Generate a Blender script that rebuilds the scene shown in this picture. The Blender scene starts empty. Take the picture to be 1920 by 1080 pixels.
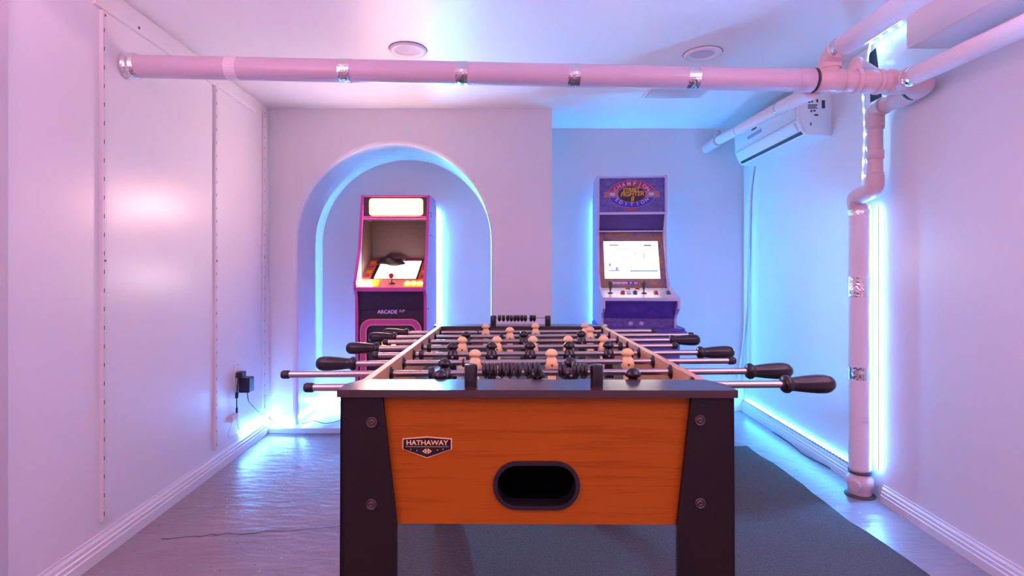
import bpy, bmesh, math, random
from mathutils import Vector, Matrix, Euler
random.seed(7)
C = bpy.context.scene.collection
SC = bpy.context.scene
F, CX, CY, CH = 1013.0, 945.0, 505.0, 1.12      # focal length in px, vanishing point, lens height

# ------------------------------------------------------------------ camera, world, lights, exposure
cd = bpy.data.cameras.new('camera'); cam = bpy.data.objects.new('camera', cd); C.objects.link(cam)
cam.location = (0, 0, CH); cam.rotation_euler = (math.pi/2, 0, 0)
cd.sensor_fit = 'HORIZONTAL'; cd.sensor_width = 36.0; cd.lens = 36.0*F/1920
cd.shift_x = (960-CX)/1920; cd.shift_y = (CY-540)/1920; cd.clip_start = 0.05
SC.camera = cam
w = bpy.data.worlds.new('world'); SC.world = w; w.use_nodes = True
w.node_tree.nodes['Background'].inputs[0].default_value = (0.5, 0.45, 0.6, 1)
w.node_tree.nodes['Background'].inputs[1].default_value = 0.05
SC.view_settings.view_transform = 'Standard'; SC.view_settings.look = 'None'
SC.view_settings.gamma = 1.0; SC.view_settings.use_curve_mapping = False
SC.view_settings.exposure = 0.40

def area(name, loc, rot, sx, sy, col, power):
    l = bpy.data.lights.new(name, 'AREA'); l.shape = 'RECTANGLE'; l.size = sx; l.size_y = sy
    l.color = col; l.energy = power
    o = bpy.data.objects.new(name, l); C.objects.link(o); o.location = loc; o.rotation_euler = rot
    return o
# added pink fill lights, out of view, shining up at the ceiling
UP = math.radians(180)
area('fill_light_left', (-1.3, -0.1, 1.75), (UP, 0, 0), 0.3, 2.6, (1.0, 0.44, 0.68), 38)
area('fill_light_right', (1.4, -0.1, 1.75), (UP, 0, 0), 0.3, 2.6, (1.0, 0.48, 0.78), 38)

# ------------------------------------------------------------------ materials
def lin(r, g, b):
    f = lambda c: (c/255/12.92) if c/255 <= 0.04045 else ((c/255+0.055)/1.055)**2.4
    return (f(r), f(g), f(b), 1)
MATS = {}
def mat(name, col, rough=0.5, metal=0.0, emit=None, strength=0.0, spec=0.5, coat=0.0):
    m = bpy.data.materials.new(name); m.use_nodes = True
    b = m.node_tree.nodes['Principled BSDF']
    b.inputs['Base Color'].default_value = tuple(col[:3]) + (1,)
    b.inputs['Roughness'].default_value = rough; b.inputs['Metallic'].default_value = metal
    b.inputs['Specular IOR Level'].default_value = spec; b.inputs['Coat Weight'].default_value = coat
    if emit:
        b.inputs['Emission Color'].default_value = tuple(emit[:3]) + (1,)
        b.inputs['Emission Strength'].default_value = strength
    MATS[name] = m
    return m
def nodes(m): return m.node_tree.nodes, m.node_tree.links, m.node_tree.nodes['Principled BSDF']
def noise_tex(m, scale, detail=4, stretch=(1, 1, 1), rough=0.5):
    n, l, b = nodes(m)
    tc = n.new('ShaderNodeTexCoord'); mp = n.new('ShaderNodeMapping'); mp.inputs['Scale'].default_value = stretch
    t = n.new('ShaderNodeTexNoise'); t.inputs['Scale'].default_value = scale; t.inputs['Detail'].default_value = detail
    t.inputs['Roughness'].default_value = rough
    l.new(tc.outputs['Object'], mp.inputs[0]); l.new(mp.outputs[0], t.inputs['Vector'])
    return t
def bump(m, tex, strength, dist=0.01):
    n, l, b = nodes(m)
    bp = n.new('ShaderNodeBump'); bp.inputs['Strength'].default_value = strength; bp.inputs['Distance'].default_value = dist
    l.new(tex.outputs[0], bp.inputs['Height'])
    if b.inputs['Normal'].is_linked: l.new(b.inputs['Normal'].links[0].from_socket, bp.inputs['Normal'])
    l.new(bp.outputs[0], b.inputs['Normal'])
def ramp(m, tex, stops, sock='Base Color'):
    n, l, b = nodes(m)
    r = n.new('ShaderNodeValToRGB'); e = r.color_ramp.elements
    while len(e) < len(stops): e.new(0.5)
    for k, (p, c) in enumerate(stops): e[k].position = p; e[k].color = tuple(c[:3]) + (1,)
    l.new(tex.outputs[0], r.inputs[0]); l.new(r.outputs[0], b.inputs[sock])
    return r
def wall_like(name, col, rough, bs=0.08):
    m = mat(name, col, rough)
    bump(m, noise_tex(m, 2.2, 3), bs*1.5, 0.02); bump(m, noise_tex(m, 60, 3), bs, 0.002)
    return m
wall_paint = wall_like('wall_paint', (0.84, 0.82, 0.84), 0.32)
ceil_paint = wall_like('ceiling_paint', (0.86, 0.83, 0.85), 0.42)
trim_paint = wall_like('trim_paint', (0.80, 0.78, 0.79), 0.35, 0.04)
dull_paint = mat('casing_paint', (0.62, 0.56, 0.60), 0.5)
# painted concrete floor with chips and hairline cracks
floor_m = mat('painted_concrete', (0.33, 0.31, 0.33), 0.33)
t = noise_tex(floor_m, 3.5, 6); ramp(floor_m, t, [(0.3, (0.27, 0.215, 0.24)), (0.7, (0.34, 0.275, 0.30))])
n, l, b = nodes(floor_m)
sp = noise_tex(floor_m, 48, 2); rr = n.new('ShaderNodeValToRGB')
rr.color_ramp.elements[0].position = 0.70; rr.color_ramp.elements[1].position = 0.715
l.new(sp.outputs[0], rr.inputs[0])
mx = n.new('ShaderNodeMix'); mx.data_type = 'RGBA'
src = b.inputs['Base Color'].links[0].from_socket
sp2 = noise_tex(floor_m, 30, 2); r2 = n.new('ShaderNodeValToRGB')
r2.color_ramp.elements[0].color = (0.05, 0.045, 0.05, 1); r2.color_ramp.elements[1].color = (0.8, 0.75, 0.75, 1)
r2.color_ramp.elements[0].position = 0.48; r2.color_ramp.elements[1].position = 0.56
l.new(sp2.outputs[0], r2.inputs[0])
l.new(rr.outputs[0], mx.inputs[0]); l.new(src, mx.inputs[6]); l.new(r2.outputs[0], mx.inputs[7]); l.new(mx.outputs[2], b.inputs['Base Color'])
bump(floor_m, noise_tex(floor_m, 9, 6, (1, 2.5, 1)), 0.25, 0.02); bump(floor_m, noise_tex(floor_m, 120, 2), 0.12, 0.003)
crack_m = mat('crack', (0.10, 0.085, 0.10), 0.8)
step_m = wall_like('step_paint', (0.50, 0.48, 0.50), 0.3)
# rug
rug_m = mat('rug', (0.1, 0.11, 0.11), 0.95, spec=0.1)
t = noise_tex(rug_m, 140, 6, rough=0.8); ramp(rug_m, t, [(0.3, (0.065, 0.058, 0.056)), (0.7, (0.165, 0.148, 0.142))])
bump(rug_m, noise_tex(rug_m, 260, 4), 0.5, 0.006)
# wood
def wood(name, dark, light, rough, stretch, scale=6):
    m = mat(name, light, rough)
    t = noise_tex(m, scale, 7, stretch, 0.65); ramp(m, t, [(0.30, dark), (0.50, light), (0.62, light), (0.75, dark)])
    bump(m, t, 0.04, 0.002)
    return m
cherry = wood('cherry_veneer', lin(140, 66, 2), lin(164, 84, 4), 0.5, (1.3, 1, 30), 3.2)
nodes(cherry)[2].inputs['Specular IOR Level'].default_value = 0.22
plate_m = wood('dark_cherry_top', lin(46, 27, 24), lin(60, 36, 32), 0.23, (1.5, 14, 1), 4)
nodes(plate_m)[2].inputs['Specular IOR Level'].default_value = 0.9
rail_m = wood('rail_veneer', lin(186, 132, 90), lin(212, 160, 112), 0.42, (10, 1, 10), 4)
inner_m = wood('inner_wood', lin(120, 62, 44), lin(146, 80, 54), 0.4, (2, 2, 14), 4)
leg_m = mat('leg_black', lin(26, 19, 20), 0.45, spec=0.3)
t = noise_tex(leg_m, 90, 3); bump(leg_m, t, 0.06, 0.002)
black_plastic = mat('black_plastic', (0.012, 0.011, 0.014), 0.28)
black_rubber = mat('black_rubber', (0.015, 0.014, 0.018), 0.5)
bead_black = mat('bead_black', (0.016, 0.014, 0.017), 0.35)
chrome = mat('steel_rod', (0.46, 0.41, 0.38), 0.24, 1.0)
steel_dark = mat('dark_steel', (0.25, 0.2, 0.19), 0.3, 1.0)
bolt_m = mat('bolt_bronze', (0.10, 0.075, 0.065), 0.4, 0.8)
tan_plastic = mat('tan_plastic', lin(240, 208, 146), 0.33)
player_black = mat('player_black', (0.014, 0.013, 0.016), 0.22)
screw_tan = mat('screw_brown', lin(120, 70, 40), 0.5)
screw_grey = mat('screw_grey', (0.35, 0.33, 0.3), 0.35, 0.8)
field_m = mat('green_field', lin(72, 90, 84), 0.35)
white_print = mat('white_print', (0.75, 0.75, 0.72), 0.45)
gold_print = mat('gold_print', lin(238, 196, 140), 0.4)
badge_black = mat('badge_black', (0.01, 0.009, 0.008), 0.25)
hole_black = mat('hole_black', (0.003, 0.003, 0.003), 0.8, spec=0.05)
# plumbing
pvc = mat('white_pvc', lin(214, 196, 208), 0.32)
insul = mat('white_insulation', lin(238, 228, 232), 0.6)
t = noise_tex(insul, 24, 4); bump(insul, t, 0.25, 0.01)
fitting_m = mat('pink_white_pvc', lin(226, 196, 196), 0.35)
foil = mat('foil_tape', (0.85, 0.84, 0.84), 0.16, 1.0)
bump(foil, noise_tex(foil, 45, 3), 0.5, 0.01)
band_dark = mat('pipe_band', (0.08, 0.06, 0.07), 0.5)
ac_white = mat('ac_plastic', lin(240, 238, 238), 0.3)
ac_grey = mat('ac_display', lin(150, 165, 190), 0.3)
ink = mat('ink', (0.04, 0.04, 0.07), 0.6)
slot_black = mat('slot_black', (0.02, 0.018, 0.03), 0.6)
cord_white = mat('white_cord', lin(226, 220, 224), 0.5)
cord_black = mat('black_cord', (0.015, 0.014, 0.02), 0.45)
charger_m = mat('charger_black', (0.02, 0.018, 0.035), 0.4)
outlet_m = mat('outlet_white', lin(236, 230, 234), 0.35)
lamp_rim = mat('downlight_rim', lin(236, 228, 232), 0.35)
lamp_in = mat('downlight_lens', lin(200, 190, 205), 0.5)
# LED light
led_blue = mat('led_blue', (0.8, 0.9, 1), 0.5, emit=(0.08, 0.34, 1.0), strength=300)
led_cyan = mat('led_cyan', (0.8, 0.9, 1), 0.5, emit=(0.05, 0.44, 1.0), strength=120)
led_niche = mat('led_niche', (0.8, 0.9, 1), 0.5, emit=(0.08, 0.45, 1.0), strength=800)
led_recess = mat('led_recess', (0.8, 0.9, 1), 0.5, emit=(0.04, 0.42, 1.0), strength=420)
led_dot = mat('led_dot', (0.9, 0.95, 1), 0.5, emit=(0.20, 0.50, 1.0), strength=150)
led_cyan_dot = mat('led_cyan_dot', (0.9, 0.95, 1), 0.5, emit=(0.06, 0.44, 1.0), strength=210)
tape_m = mat('led_tape', (0.75, 0.75, 0.78), 0.4)
# arcade
cab_dark = mat('cabinet_plum', lin(50, 36, 66), 0.35)
cab_in = mat('cabinet_inside', lin(66, 48, 44), 0.45)
cab_mag = mat('magenta_edge', lin(206, 70, 158), 0.35)
cab_side = mat('cabinet_side', lin(180, 140, 200), 0.3)
cab_orange = mat('orange_line', lin(244, 160, 110), 0.4)
decal_orange = mat('decal_orange', lin(240, 120, 50), 0.35)
decal_mag = mat('decal_magenta', lin(206, 40, 130), 0.35)
deck_pink = mat('deck_pink', lin(238, 140, 130), 0.35)
deck_yellow = mat('deck_yellow', lin(245, 200, 20), 0.35)
red_ball = mat('red_ball', lin(205, 20, 30), 0.2)
marquee_e = mat('marquee_lit', (0.9, 0.8, 0.6), 0.4, emit=(1.0, 0.52, 0.44), strength=62)
marquee_rim = mat('marquee_rim_lit', (0.9, 0.7, 0.1), 0.4, emit=(1.0, 0.60, 0.06), strength=2.2)
marquee_art = mat('marquee_art_lit', (0.9, 0.8, 0.7), 0.4, emit=(1.0, 0.80, 0.5), strength=0.6)
screen1_e = mat('screen_lit_pink', (0.9, 0.8, 0.8), 0.2, emit=(1.0, 0.72, 0.66), strength=16)
btn_white_e = mat('button_lit_white', (1, 1, 1), 0.3, emit=(1.0, 0.92, 0.85), strength=220)
btn_yellow_e = mat('button_lit_yellow', (1, 0.9, 0.2), 0.3, emit=(1.0, 0.66, 0.06), strength=9)
coin_e = mat('coin_lit_orange', (1, 0.3, 0.1), 0.3, emit=(1.0, 0.16, 0.03), strength=5)
sf_purple = mat('cabinet_purple', lin(92, 72, 168), 0.4)
t = noise_tex(sf_purple, 18, 5); ramp(sf_purple, t, [(0.35, lin(88, 66, 160)), (0.7, lin(104, 84, 180))])
sf_dark = mat('cabinet_deep_purple', lin(74, 52, 120), 0.45)
sf_side = mat('cabinet_lavender', lin(200, 196, 232), 0.35)
sf_art = mat('marquee_stone', lin(110, 96, 170), 0.45)
t = noise_tex(sf_art, 40, 5, rough=0.7); ramp(sf_art, t, [(0.3, lin(84, 62, 140)), (0.7, lin(126, 112, 186))])
sf_bezel = mat('bezel_print', lin(150, 100, 110), 0.4)
t = noise_tex(sf_bezel, 14, 5, rough=0.7); ramp(sf_bezel, t, [(0.28, lin(92, 60, 110)), (0.45, lin(150, 104, 120)), (0.6, lin(170, 116, 70)), (0.75, lin(180, 150, 160))])
sf_deck = mat('deck_print', lin(214, 200, 206), 0.35)
t = noise_tex(sf_deck, 16, 4, rough=0.7); ramp(sf_deck, t, [(0.3, lin(220, 170, 90)), (0.5, lin(216, 204, 220)), (0.75, lin(196, 186, 226))])
screen2_e = mat('screen_lit_white', (0.9, 0.9, 0.9), 0.2, emit=(1.0, 0.88, 0.80), strength=4.5)
screen2_rim = mat('screen_lit_edge', (0.9, 0.9, 0.6), 0.3, emit=(1.0, 0.80, 0.42), strength=2.2)
screen_teal = mat('screen_lit_teal', (0.3, 0.5, 0.6), 0.3, emit=(0.25, 0.45, 0.55), strength=0.45)
screen_pale = mat('screen_lit_pale', (0.6, 0.9, 0.8), 0.3, emit=(0.62, 0.95, 0.82), strength=0.62)
screen_tan = mat('screen_lit_tan', (0.8, 0.7, 0.5), 0.3, emit=(0.95, 0.78, 0.55), strength=0.55)
screen_dark = mat('screen_lit_brown', (0.2, 0.12, 0.05), 0.3, emit=(0.25, 0.12, 0.03), strength=0.5)
screen_vio = mat('screen_lit_violet', (0.4, 0.3, 0.6), 0.3, emit=(0.45, 0.30, 0.62), strength=0.45)
logo_red = mat('logo_magenta', lin(182, 22, 92), 0.4)
logo_blue = mat('logo_blue', lin(58, 46, 190), 0.4)
logo_gold = mat('logo_gold', lin(240, 164, 52), 0.4)
logo_black = mat('logo_black', lin(36, 20, 40), 0.4)
logo_ribbon = mat('logo_ribbon', lin(186, 116, 128), 0.4)
logo_white = mat('logo_white', lin(226, 200, 240), 0.4)
cap_red = mat('label_red', lin(190, 30, 70), 0.4)
btn_red = mat('button_red', lin(200, 40, 40), 0.3)
btn_white = mat('button_white', lin(225, 220, 225), 0.3)
btn_blue = mat('button_blue', lin(60, 66, 130), 0.3)
stick_m = mat('joystick_olive', lin(96, 78, 40), 0.3)
cloth_m = mat('dark_cloth', lin(48, 38, 42), 0.8)

# ------------------------------------------------------------------ mesh helpers
class MB:
    def __init__(s): s.v = []; s.f = []; s.mi = []; s.sm = []; s.cur = 0
    def add(s, vs, fs, smooth=False):
        o = len(s.v); s.v += [tuple(p) for p in vs]
        for f in fs: s.f.append([i+o for i in f]); s.mi.append(s.cur); s.sm.append(smooth)
    def box(s, a, b):
        x0, y0, z0 = a; x1, y1, z1 = b
        s.add([(x0,y0,z0),(x1,y0,z0),(x1,y1,z0),(x0,y1,z0),(x0,y0,z1),(x1,y0,z1),(x1,y1,z1),(x0,y1,z1)],
              [(0,3,2,1),(4,5,6,7),(0,1,5,4),(1,2,6,5),(2,3,7,6),(3,0,4,7)])
        return s
    def bbox(s, a, b, r=0.004):
        # box with chamfered edges
        c = [(a[i]+b[i])/2 for i in range(3)]; h = [abs(b[i]-a[i])/2 for i in range(3)]
        r = min(r, min(h)*0.9); bm = bmesh.new(); bmesh.ops.create_cube(bm, size=2.0)
        for v in bm.verts: v.co = Vector((v.co.x*h[0]+c[0], v.co.y*h[1]+c[1], v.co.z*h[2]+c[2]))
        bmesh.ops.bevel(bm, geom=bm.edges[:], offset=r, segments=2, affect='EDGES', profile=0.5)
        return s.frombm(bm)
    def frombm(s, bm, smooth=False):
        bm.verts.index_update()
        s.add([v.co[:] for v in bm.verts], [[v.index for v in f.verts] for f in bm.faces], smooth); bm.free(); return s
    def obox(s, c, ax, ay, az):
        # box from centre and three half axes
        c, ax, ay, az = map(Vector, (c, ax, ay, az)); vs = []
        for sz in (-1, 1):
            for sx, sy in ((-1,-1),(1,-1),(1,1),(-1,1)): vs.append(c+ax*sx+ay*sy+az*sz)
        s.add(vs, [(0,3,2,1),(4,5,6,7),(0,1,5,4),(1,2,6,5),(2,3,7,6),(3,0,4,7)]); return s
    def prism(s, pts, fn, d0, d1):
        # polygon pts (a,b) placed by fn(a,b,d), extruded from d0 to d1
        n = len(pts)
        vs = [fn(a, b, d0) for a, b in pts] + [fn(a, b, d1) for a, b in pts]
        s.add(vs, [list(range(n))[::-1], [i+n for i in range(n)]] + [(i, (i+1) % n, (i+1) % n+n, i+n) for i in range(n)]); return s
    def tube(s, path, r, seg=16, caps=True, smooth=True):
        path = [Vector(p) for p in path]; n = len(path); rs = r if isinstance(r, (list, tuple)) else [r]*n
        vs = []; u = None
        for i, p in enumerate(path):
            t = (path[min(i+1, n-1)]-path[max(i-1, 0)]).normalized()
            if u is None:
                u = t.cross(Vector((0, 0, 1)));
                if u.length < 1e-3: u = t.cross(Vector((0, 1, 0)))
            else: u = u - t*u.dot(t)
            u.normalize(); b_ = t.cross(u)
            for k in range(seg):
                a = 2*math.pi*k/seg; vs.append(p+(u*math.cos(a)+b_*math.sin(a))*rs[i])
        fs = [(i*seg+k, i*seg+(k+1) % seg, (i+1)*seg+(k+1) % seg, (i+1)*seg+k) for i in range(n-1) for k in range(seg)]
        s.add(vs, fs, smooth)
        if caps:
            s.add(vs[:seg], [list(range(seg))[::-1]]); s.add(vs[-seg:], [list(range(seg))])
        return s
    def lathe(s, prof, c=(0,0,0), axis='Z', seg=20, sx=1, sy=1, flute=None, smooth=True, caps=True):
        # prof: list of (radius, height)
        vs = []
        for j, (r, h) in enumerate(prof):
            for k in range(seg):
                a = 2*math.pi*k/seg; rr_ = r*(1+(flute(j, a) if flute else 0))
                x, y, z = rr_*math.cos(a)*sx, rr_*math.sin(a)*sy, h
                p = (x, y, z) if axis == 'Z' else ((z, x, y) if axis == 'X' else (x, z, -y))
                vs.append((p[0]+c[0], p[1]+c[1], p[2]+c[2]))
        n = len(prof)
        s.add(vs, [(i*seg+k, i*seg+(k+1) % seg, (i+1)*seg+(k+1) % seg, (i+1)*seg+k) for i in range(n-1) for k in range(seg)], smooth)
        if caps and prof[0][0] > 1e-5: s.add(vs[:seg], [list(range(seg))[::-1]])
        if caps and prof[-1][0] > 1e-5: s.add(vs[-seg:], [list(range(seg))])
        return s
def mesh(name, mb, mats):
    me = bpy.data.meshes.new(name); me.from_pydata(mb.v, [], mb.f)
    for m in (mats if isinstance(mats, (list, tuple)) else [mats]): me.materials.append(m)
    me.polygons.foreach_set('material_index', mb.mi); me.polygons.foreach_set('use_smooth', mb.sm)
    bm = bmesh.new(); bm.from_mesh(me); bmesh.ops.recalc_face_normals(bm, faces=bm.faces); bm.to_mesh(me); bm.free()
    me.update(); return me
def acc(o):
    v = Vector((0, 0, 0))
    while o is not None: v += o.location; o = o.parent
    return v
def obj(name, mb, mats, parent=None, label=None):
    me = mesh(name, mb, mats)
    if parent is not None: me.transform(Matrix.Translation(-acc(parent)))
    o = bpy.data.objects.new(name, me); C.objects.link(o)
    if parent is not None: o.parent = parent
    if label: o['label'] = label
    return o
def inst(name, me, parent, loc, rot=(0, 0, 0), label=None):
    o = bpy.data.objects.new(name, me); C.objects.link(o); o.parent = parent
    o.location = Vector(loc)-acc(parent); o.rotation_euler = rot
    if label: o['label'] = label
    return o
def tag(o, label, cat, group=None):
    o['label'] = label; o['category'] = cat
    if group: o['group'] = group
    return o
def thing(name, label, cat, loc=(0, 0, 0), group=None):
    o = bpy.data.objects.new(name, None); C.objects.link(o); o.location = loc; o.empty_display_size = 0.05
    return tag(o, label, cat, group)
def struct(name, mb, mats, parent=None):
    o = obj(name, mb, mats, parent)
    if parent is None: o['kind'] = 'structure'
    return o
def text_mb(txt, size, place, depth=0.0, offset=0.0, align='CENTER', extrude=0.0006, shear=0.0, sx=1.0):
    # text outline as mesh, mapped by place(x, y, z)
    cu = bpy.data.curves.new('t', 'FONT'); cu.body = txt; cu.size = size; cu.align_x = align; cu.align_y = 'CENTER'
    cu.offset = offset; cu.extrude = extrude; cu.shear = shear; cu.resolution_u = 3
    o = bpy.data.objects.new('t', cu); C.objects.link(o)
    bpy.context.view_layer.update()
    me = bpy.data.meshes.new_from_object(o.evaluated_get(bpy.context.evaluated_depsgraph_get()))
    m = MB(); m.add([place(v.co.x*sx, v.co.y, v.co.z+depth) for v in me.vertices], [list(p.vertices) for p in me.polygons])
    bpy.data.objects.remove(o); bpy.data.curves.remove(cu); bpy.data.meshes.remove(me)
    return m
def at(px, py, y): return Vector(((px-CX)*y/F, y, CH-(py-CY)*y/F))
def merge(*ms):
    r = MB()
    for m in ms: r.add(m.v, m.f)
    return r
def rpath(pts, r, n=6):
    # round the inner corners of a polyline
    pts = [Vector(p) for p in pts]; out = [pts[0]]
    for i in range(1, len(pts)-1):
        a, b_, c = pts[i-1], pts[i], pts[i+1]
        d0 = (a-b_); d1 = (c-b_); q = min(r, d0.length*0.49, d1.length*0.49)
        p0 = b_+d0.normalized()*q; p1 = b_+d1.normalized()*q
        for k in range(n+1):
            t_ = k/n; out.append(p0*(1-t_)**2 + b_*2*t_*(1-t_) + p1*t_**2)
    out.append(pts[-1]); return out

# ------------------------------------------------------------------ room shell
xl = lambda y: -1.6-0.035*(y-2.9)
xr = lambda y: 1.80+0.0417*(y-1.9)
Y0, YB, YA, ZC = -2.6, 4.28, 3.75, 2.235
XA = 0.333                                     # right end of the arched wall
flat = lambda a, b_, d: (a, b_, d)
struct('floor', MB().prism([(xl(Y0), Y0), (xr(Y0), Y0), (xr(YB), YB), (xl(YB), YB)], flat, -0.1, 0.0), floor_m)
struct('ceiling', MB().prism([(xl(Y0), Y0), (xr(Y0), Y0), (xr(YB), YB), (xl(YB), YB)], flat, ZC, ZC+0.1), ceil_paint)
struct('wall_left', MB().prism([(xl(Y0), Y0), (xl(YB), YB), (xl(YB)-0.1, YB), (xl(Y0)-0.1, Y0)], flat, -0.1, ZC+0.1), wall_paint)
struct('wall_right', MB().prism([(xr(Y0), Y0), (xr(YB), YB), (xr(YB)+0.1, YB), (xr(Y0)+0.1, Y0)], flat, -0.1, ZC+0.1), wall_paint)
struct('wall_front', MB().box((xl(Y0)-0.1, Y0-0.1, -0.1), (xr(Y0)+0.1, Y0, ZC+0.1)), wall_paint)
struct('wall_recess', MB().box((XA, YB, -0.1), (xr(YB)+0.1, YB+0.1, ZC+0.1)), wall_paint)
# arched wall with a deep niche
AC_, AR, ZS, Z1 = -0.7645, 0.672, 1.313, 0.037
N = 56
def arch(off, n=N):
    r = AR+off; pts = [(AC_-r, Z1)]
    for k in range(n+1):
        a = math.pi-math.pi*k/n; pts.append((AC_+r*math.cos(a), ZS+r*math.sin(a)))
    pts.append((AC_+r, Z1)); return pts
wb = MB(); OFF = 0.03
front = arch(OFF); xL = xl(YA)
outer = [(xL, Z1), (xL, ZC), (XA, ZC), (XA, Z1)]
wb.add([(x, YA, z) for x, z in outer+front[::-1]], [list(range(len(outer)+len(front)))])
loops = [(OFF, YA), (0.016, YA+0.004), (0.006, YA+0.012), (0.001, YA+0.024), (0.0, YA+0.04), (0.0, YB)]
vs = []
for off, y in loops: vs += [(x, y, z) for x, z in arch(off)]
n_ = N+3
wb.add(vs, [(j*n_+i, j*n_+i+1, (j+1)*n_+i+1, (j+1)*n_+i) for j in range(len(loops)-1) for i in range(n_-1)], True)
wb.add([(XA, YA, Z1), (XA, YB+0.1, Z1), (XA, YB+0.1, ZC), (XA, YA, ZC)], [(0, 1, 2, 3)])
struct('wall_back', wb, wall_paint)
struct('wall_niche', MB().box((xl(YB)-0.1, YB, -0.1), (XA, YB+0.1, ZC+0.1)), wall_paint)
struct('trim_1', MB().bbox((xl(3.7)+0.0, 3.68, 0.0), (XA, YB, Z1), 0.006), step_m)
# moulded baseboards
def base(name, xf, y0, y1, h, side, th=0.02):
    pr = [(0, 0), (th, 0), (th, h*0.42), (th*0.82, h*0.46), (th*0.82, h*0.62), (th*0.6, h*0.66), (th*0.55, h*0.80), (th*0.25, h*0.90), (th*0.2, h), (0, h)]
    m = MB(); n = len(pr)
    vs = [(xf(y)-side*a, y, b_) for y in (y0, y1) for a, b_ in pr]
    m.add(vs, [list(range(n)), [i+n for i in range(n)]] + [(i, (i+1) % n, (i+1) % n+n, i+n) for i in range(n)])
    struct(name, m, trim_paint)
base('baseboard_left', xl, Y0, 3.68, 0.095, -1)
base('baseboard_right', xr, Y0, 2.60, 0.082, 1)
base('baseboard_right_far', xr, 2.78, YB, 0.086, 1)
# thin batten under the ceiling on the left wall, with its screw
tr = MB()
tr.add([(xl(y)+a, y, z) for y in (2.06, 3.5) for a, z in ((0, 2.135), (0.012, 2.135), (0.018, 2.15), (0.018, 2.215), (0, 2.225))],
       [(0,1,2,3,4), (5,6,7,8,9)] + [(i, (i+1) % 5, (i+1) % 5+5, i+5) for i in range(5)])
t2 = struct('trim_2', tr, trim_paint)
sc_ = MB(); sc_.lathe([(0.006, 0.0), (0.006, 0.003), (0.003, 0.005)], (xl(2.31)+0.018, 2.31, 2.152), 'X', 10); struct('screw', sc_, steel_dark, t2)
struct('trim_3', MB().prism([(xl(0.6), 0.6), (xl(0.6)+0.017, 0.6), (xl(1.678)+0.017, 1.678), (xl(1.678), 1.678)], flat, 0, ZC), dull_paint)
# boxed-in duct under the ceiling by the right wall
struct('trim_4', MB().prism([(1.64, 0.1), (xr(0.1)+0.02, 0.1), (xr(2.2)+0.02, 2.2), (1.64, 2.2)], flat, 2.018, ZC), wall_paint)
# dark gap in the right wall where a pipe leaves
gp = MB(); gp.prism([(2.615, 1.955), (2.70, 1.955), (2.71, 2.20), (2.66, 2.21)], lambda a, b_, d: (xr(a)-d, a, b_), -0.01, 0.003)
struct('trim_5', gp, slot_black)
# hairline cracks
def crack(name, pts, wd=0.0035):
    m = MB(); vs = []
    for i, (x, y) in enumerate(pts):
        q = wd*random.uniform(0.4, 1.2); vs += [(x, y-q, 0.0012), (x, y+q, 0.0012)]
    m.add(vs, [(2*i, 2*i+2, 2*i+3, 2*i+1) for i in range(len(pts)-1)])
    return m
def wig(x0, y0, x1, y1, n, amp):
    return [(x0+(x1-x0)*k/n+random.uniform(-amp, amp)*0.3, y0+(y1-y0)*k/n+random.uniform(-amp, amp)) for k in range(n+1)]
fl = bpy.data.objects['floor']
for pts in (wig(-1.42, 2.25, -0.62, 2.36, 26, 0.012), wig(-1.6, 3.64, -1.0, 3.655, 20, 0.006), wig(1.5, 3.5, 1.8, 2.9, 18, 0.015), wig(1.5, 3.3, 1.64, 3.0, 12, 0.02)):
    struct('floor_crack', crack('floor_crack', pts), crack_m, fl)

# shelf standards on the left wall
def standard(y, z0, z1, label):
    t_ = thing('shelf_standard', label, 'shelf standard', (xl(y), y, z0), 'slotted shelf standards on the left wall')
    m = MB(); wd, dp = 0.0125, 0.0145
    x = xl(y)
    m.bbox((x-0.004, y-wd, z0), (x+dp, y+wd, z1), 0.0025); obj('channel', m, trim_paint, t_)
    sl = MB(); z = z0+0.03
    sl.box((0, -0.0016, -0.008), (0.0006, 0.0016, 0.008)); me = mesh('slot', sl, slot_black)
    while z < z1-0.03:
        inst('slot', me, t_, (x+dp, y-0.004, z)); z += 0.0725
    s2 = MB().lathe([(0.005, 0), (0.005, 0.002), (0.002, 0.003)], (0, 0, 0), 'X', 8); me2 = mesh('screw', s2, steel_dark)
    inst('screw', me2, t_, (x+dp, y, z1-0.018)); inst('screw', me2, t_, (x+dp, y, (z0+z1)/2+0.02))
    ln = MB(); ln.box((x+dp-0.0004, y-0.0048, z0+0.01), (x+dp+0.0003, y-0.0032, z1-0.01)); obj('groove', ln, dull_paint, t_)
standard(2.11, 0.137, 2.13, 'white slotted shelf standard nearest the camera on the left wall')
standard(2.99, 0.122, 2.168, 'white slotted shelf standard in the middle of the left wall, below the pipe')
standard(3.64, 0.165, 2.19, 'white slotted shelf standard in the far left corner beside the arched wall')

# ceiling downlights and access panel
def downlight(x, y, r, label):
    t_ = thing('downlight', label, 'ceiling light', (x, y, ZC), 'recessed ceiling downlights')
    m = MB().lathe([(r*0.62, -0.004), (r*0.74, -0.010), (r*0.96, -0.012), (r, -0.006), (r, 0.0)], (x, y, ZC), 'Z', 40, caps=False); obj('trim_ring', m, lamp_rim, t_)
    m = MB().lathe([(r*0.64, -0.004), (r*0.52, -0.002), (0.0001, -0.0015)], (x, y, ZC), 'Z', 40, caps=False); obj('lens', m, lamp_in, t_)
    m = MB().lathe([(r*1.0, -0.0012), (r*1.035, -0.0012), (r*1.035, 0)], (x, y, ZC), 'Z', 40, caps=False); obj('gap_shadow_ring', m, slot_black, t_)  # black ring standing in for the shadow line around the trim
downlight(-0.487, 2.74, 0.094, 'round white recessed ceiling light on the left, dull lens')
downlight(1.025, 2.79, 0.094, 'round white recessed ceiling light on the right, dull lens')
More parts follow.
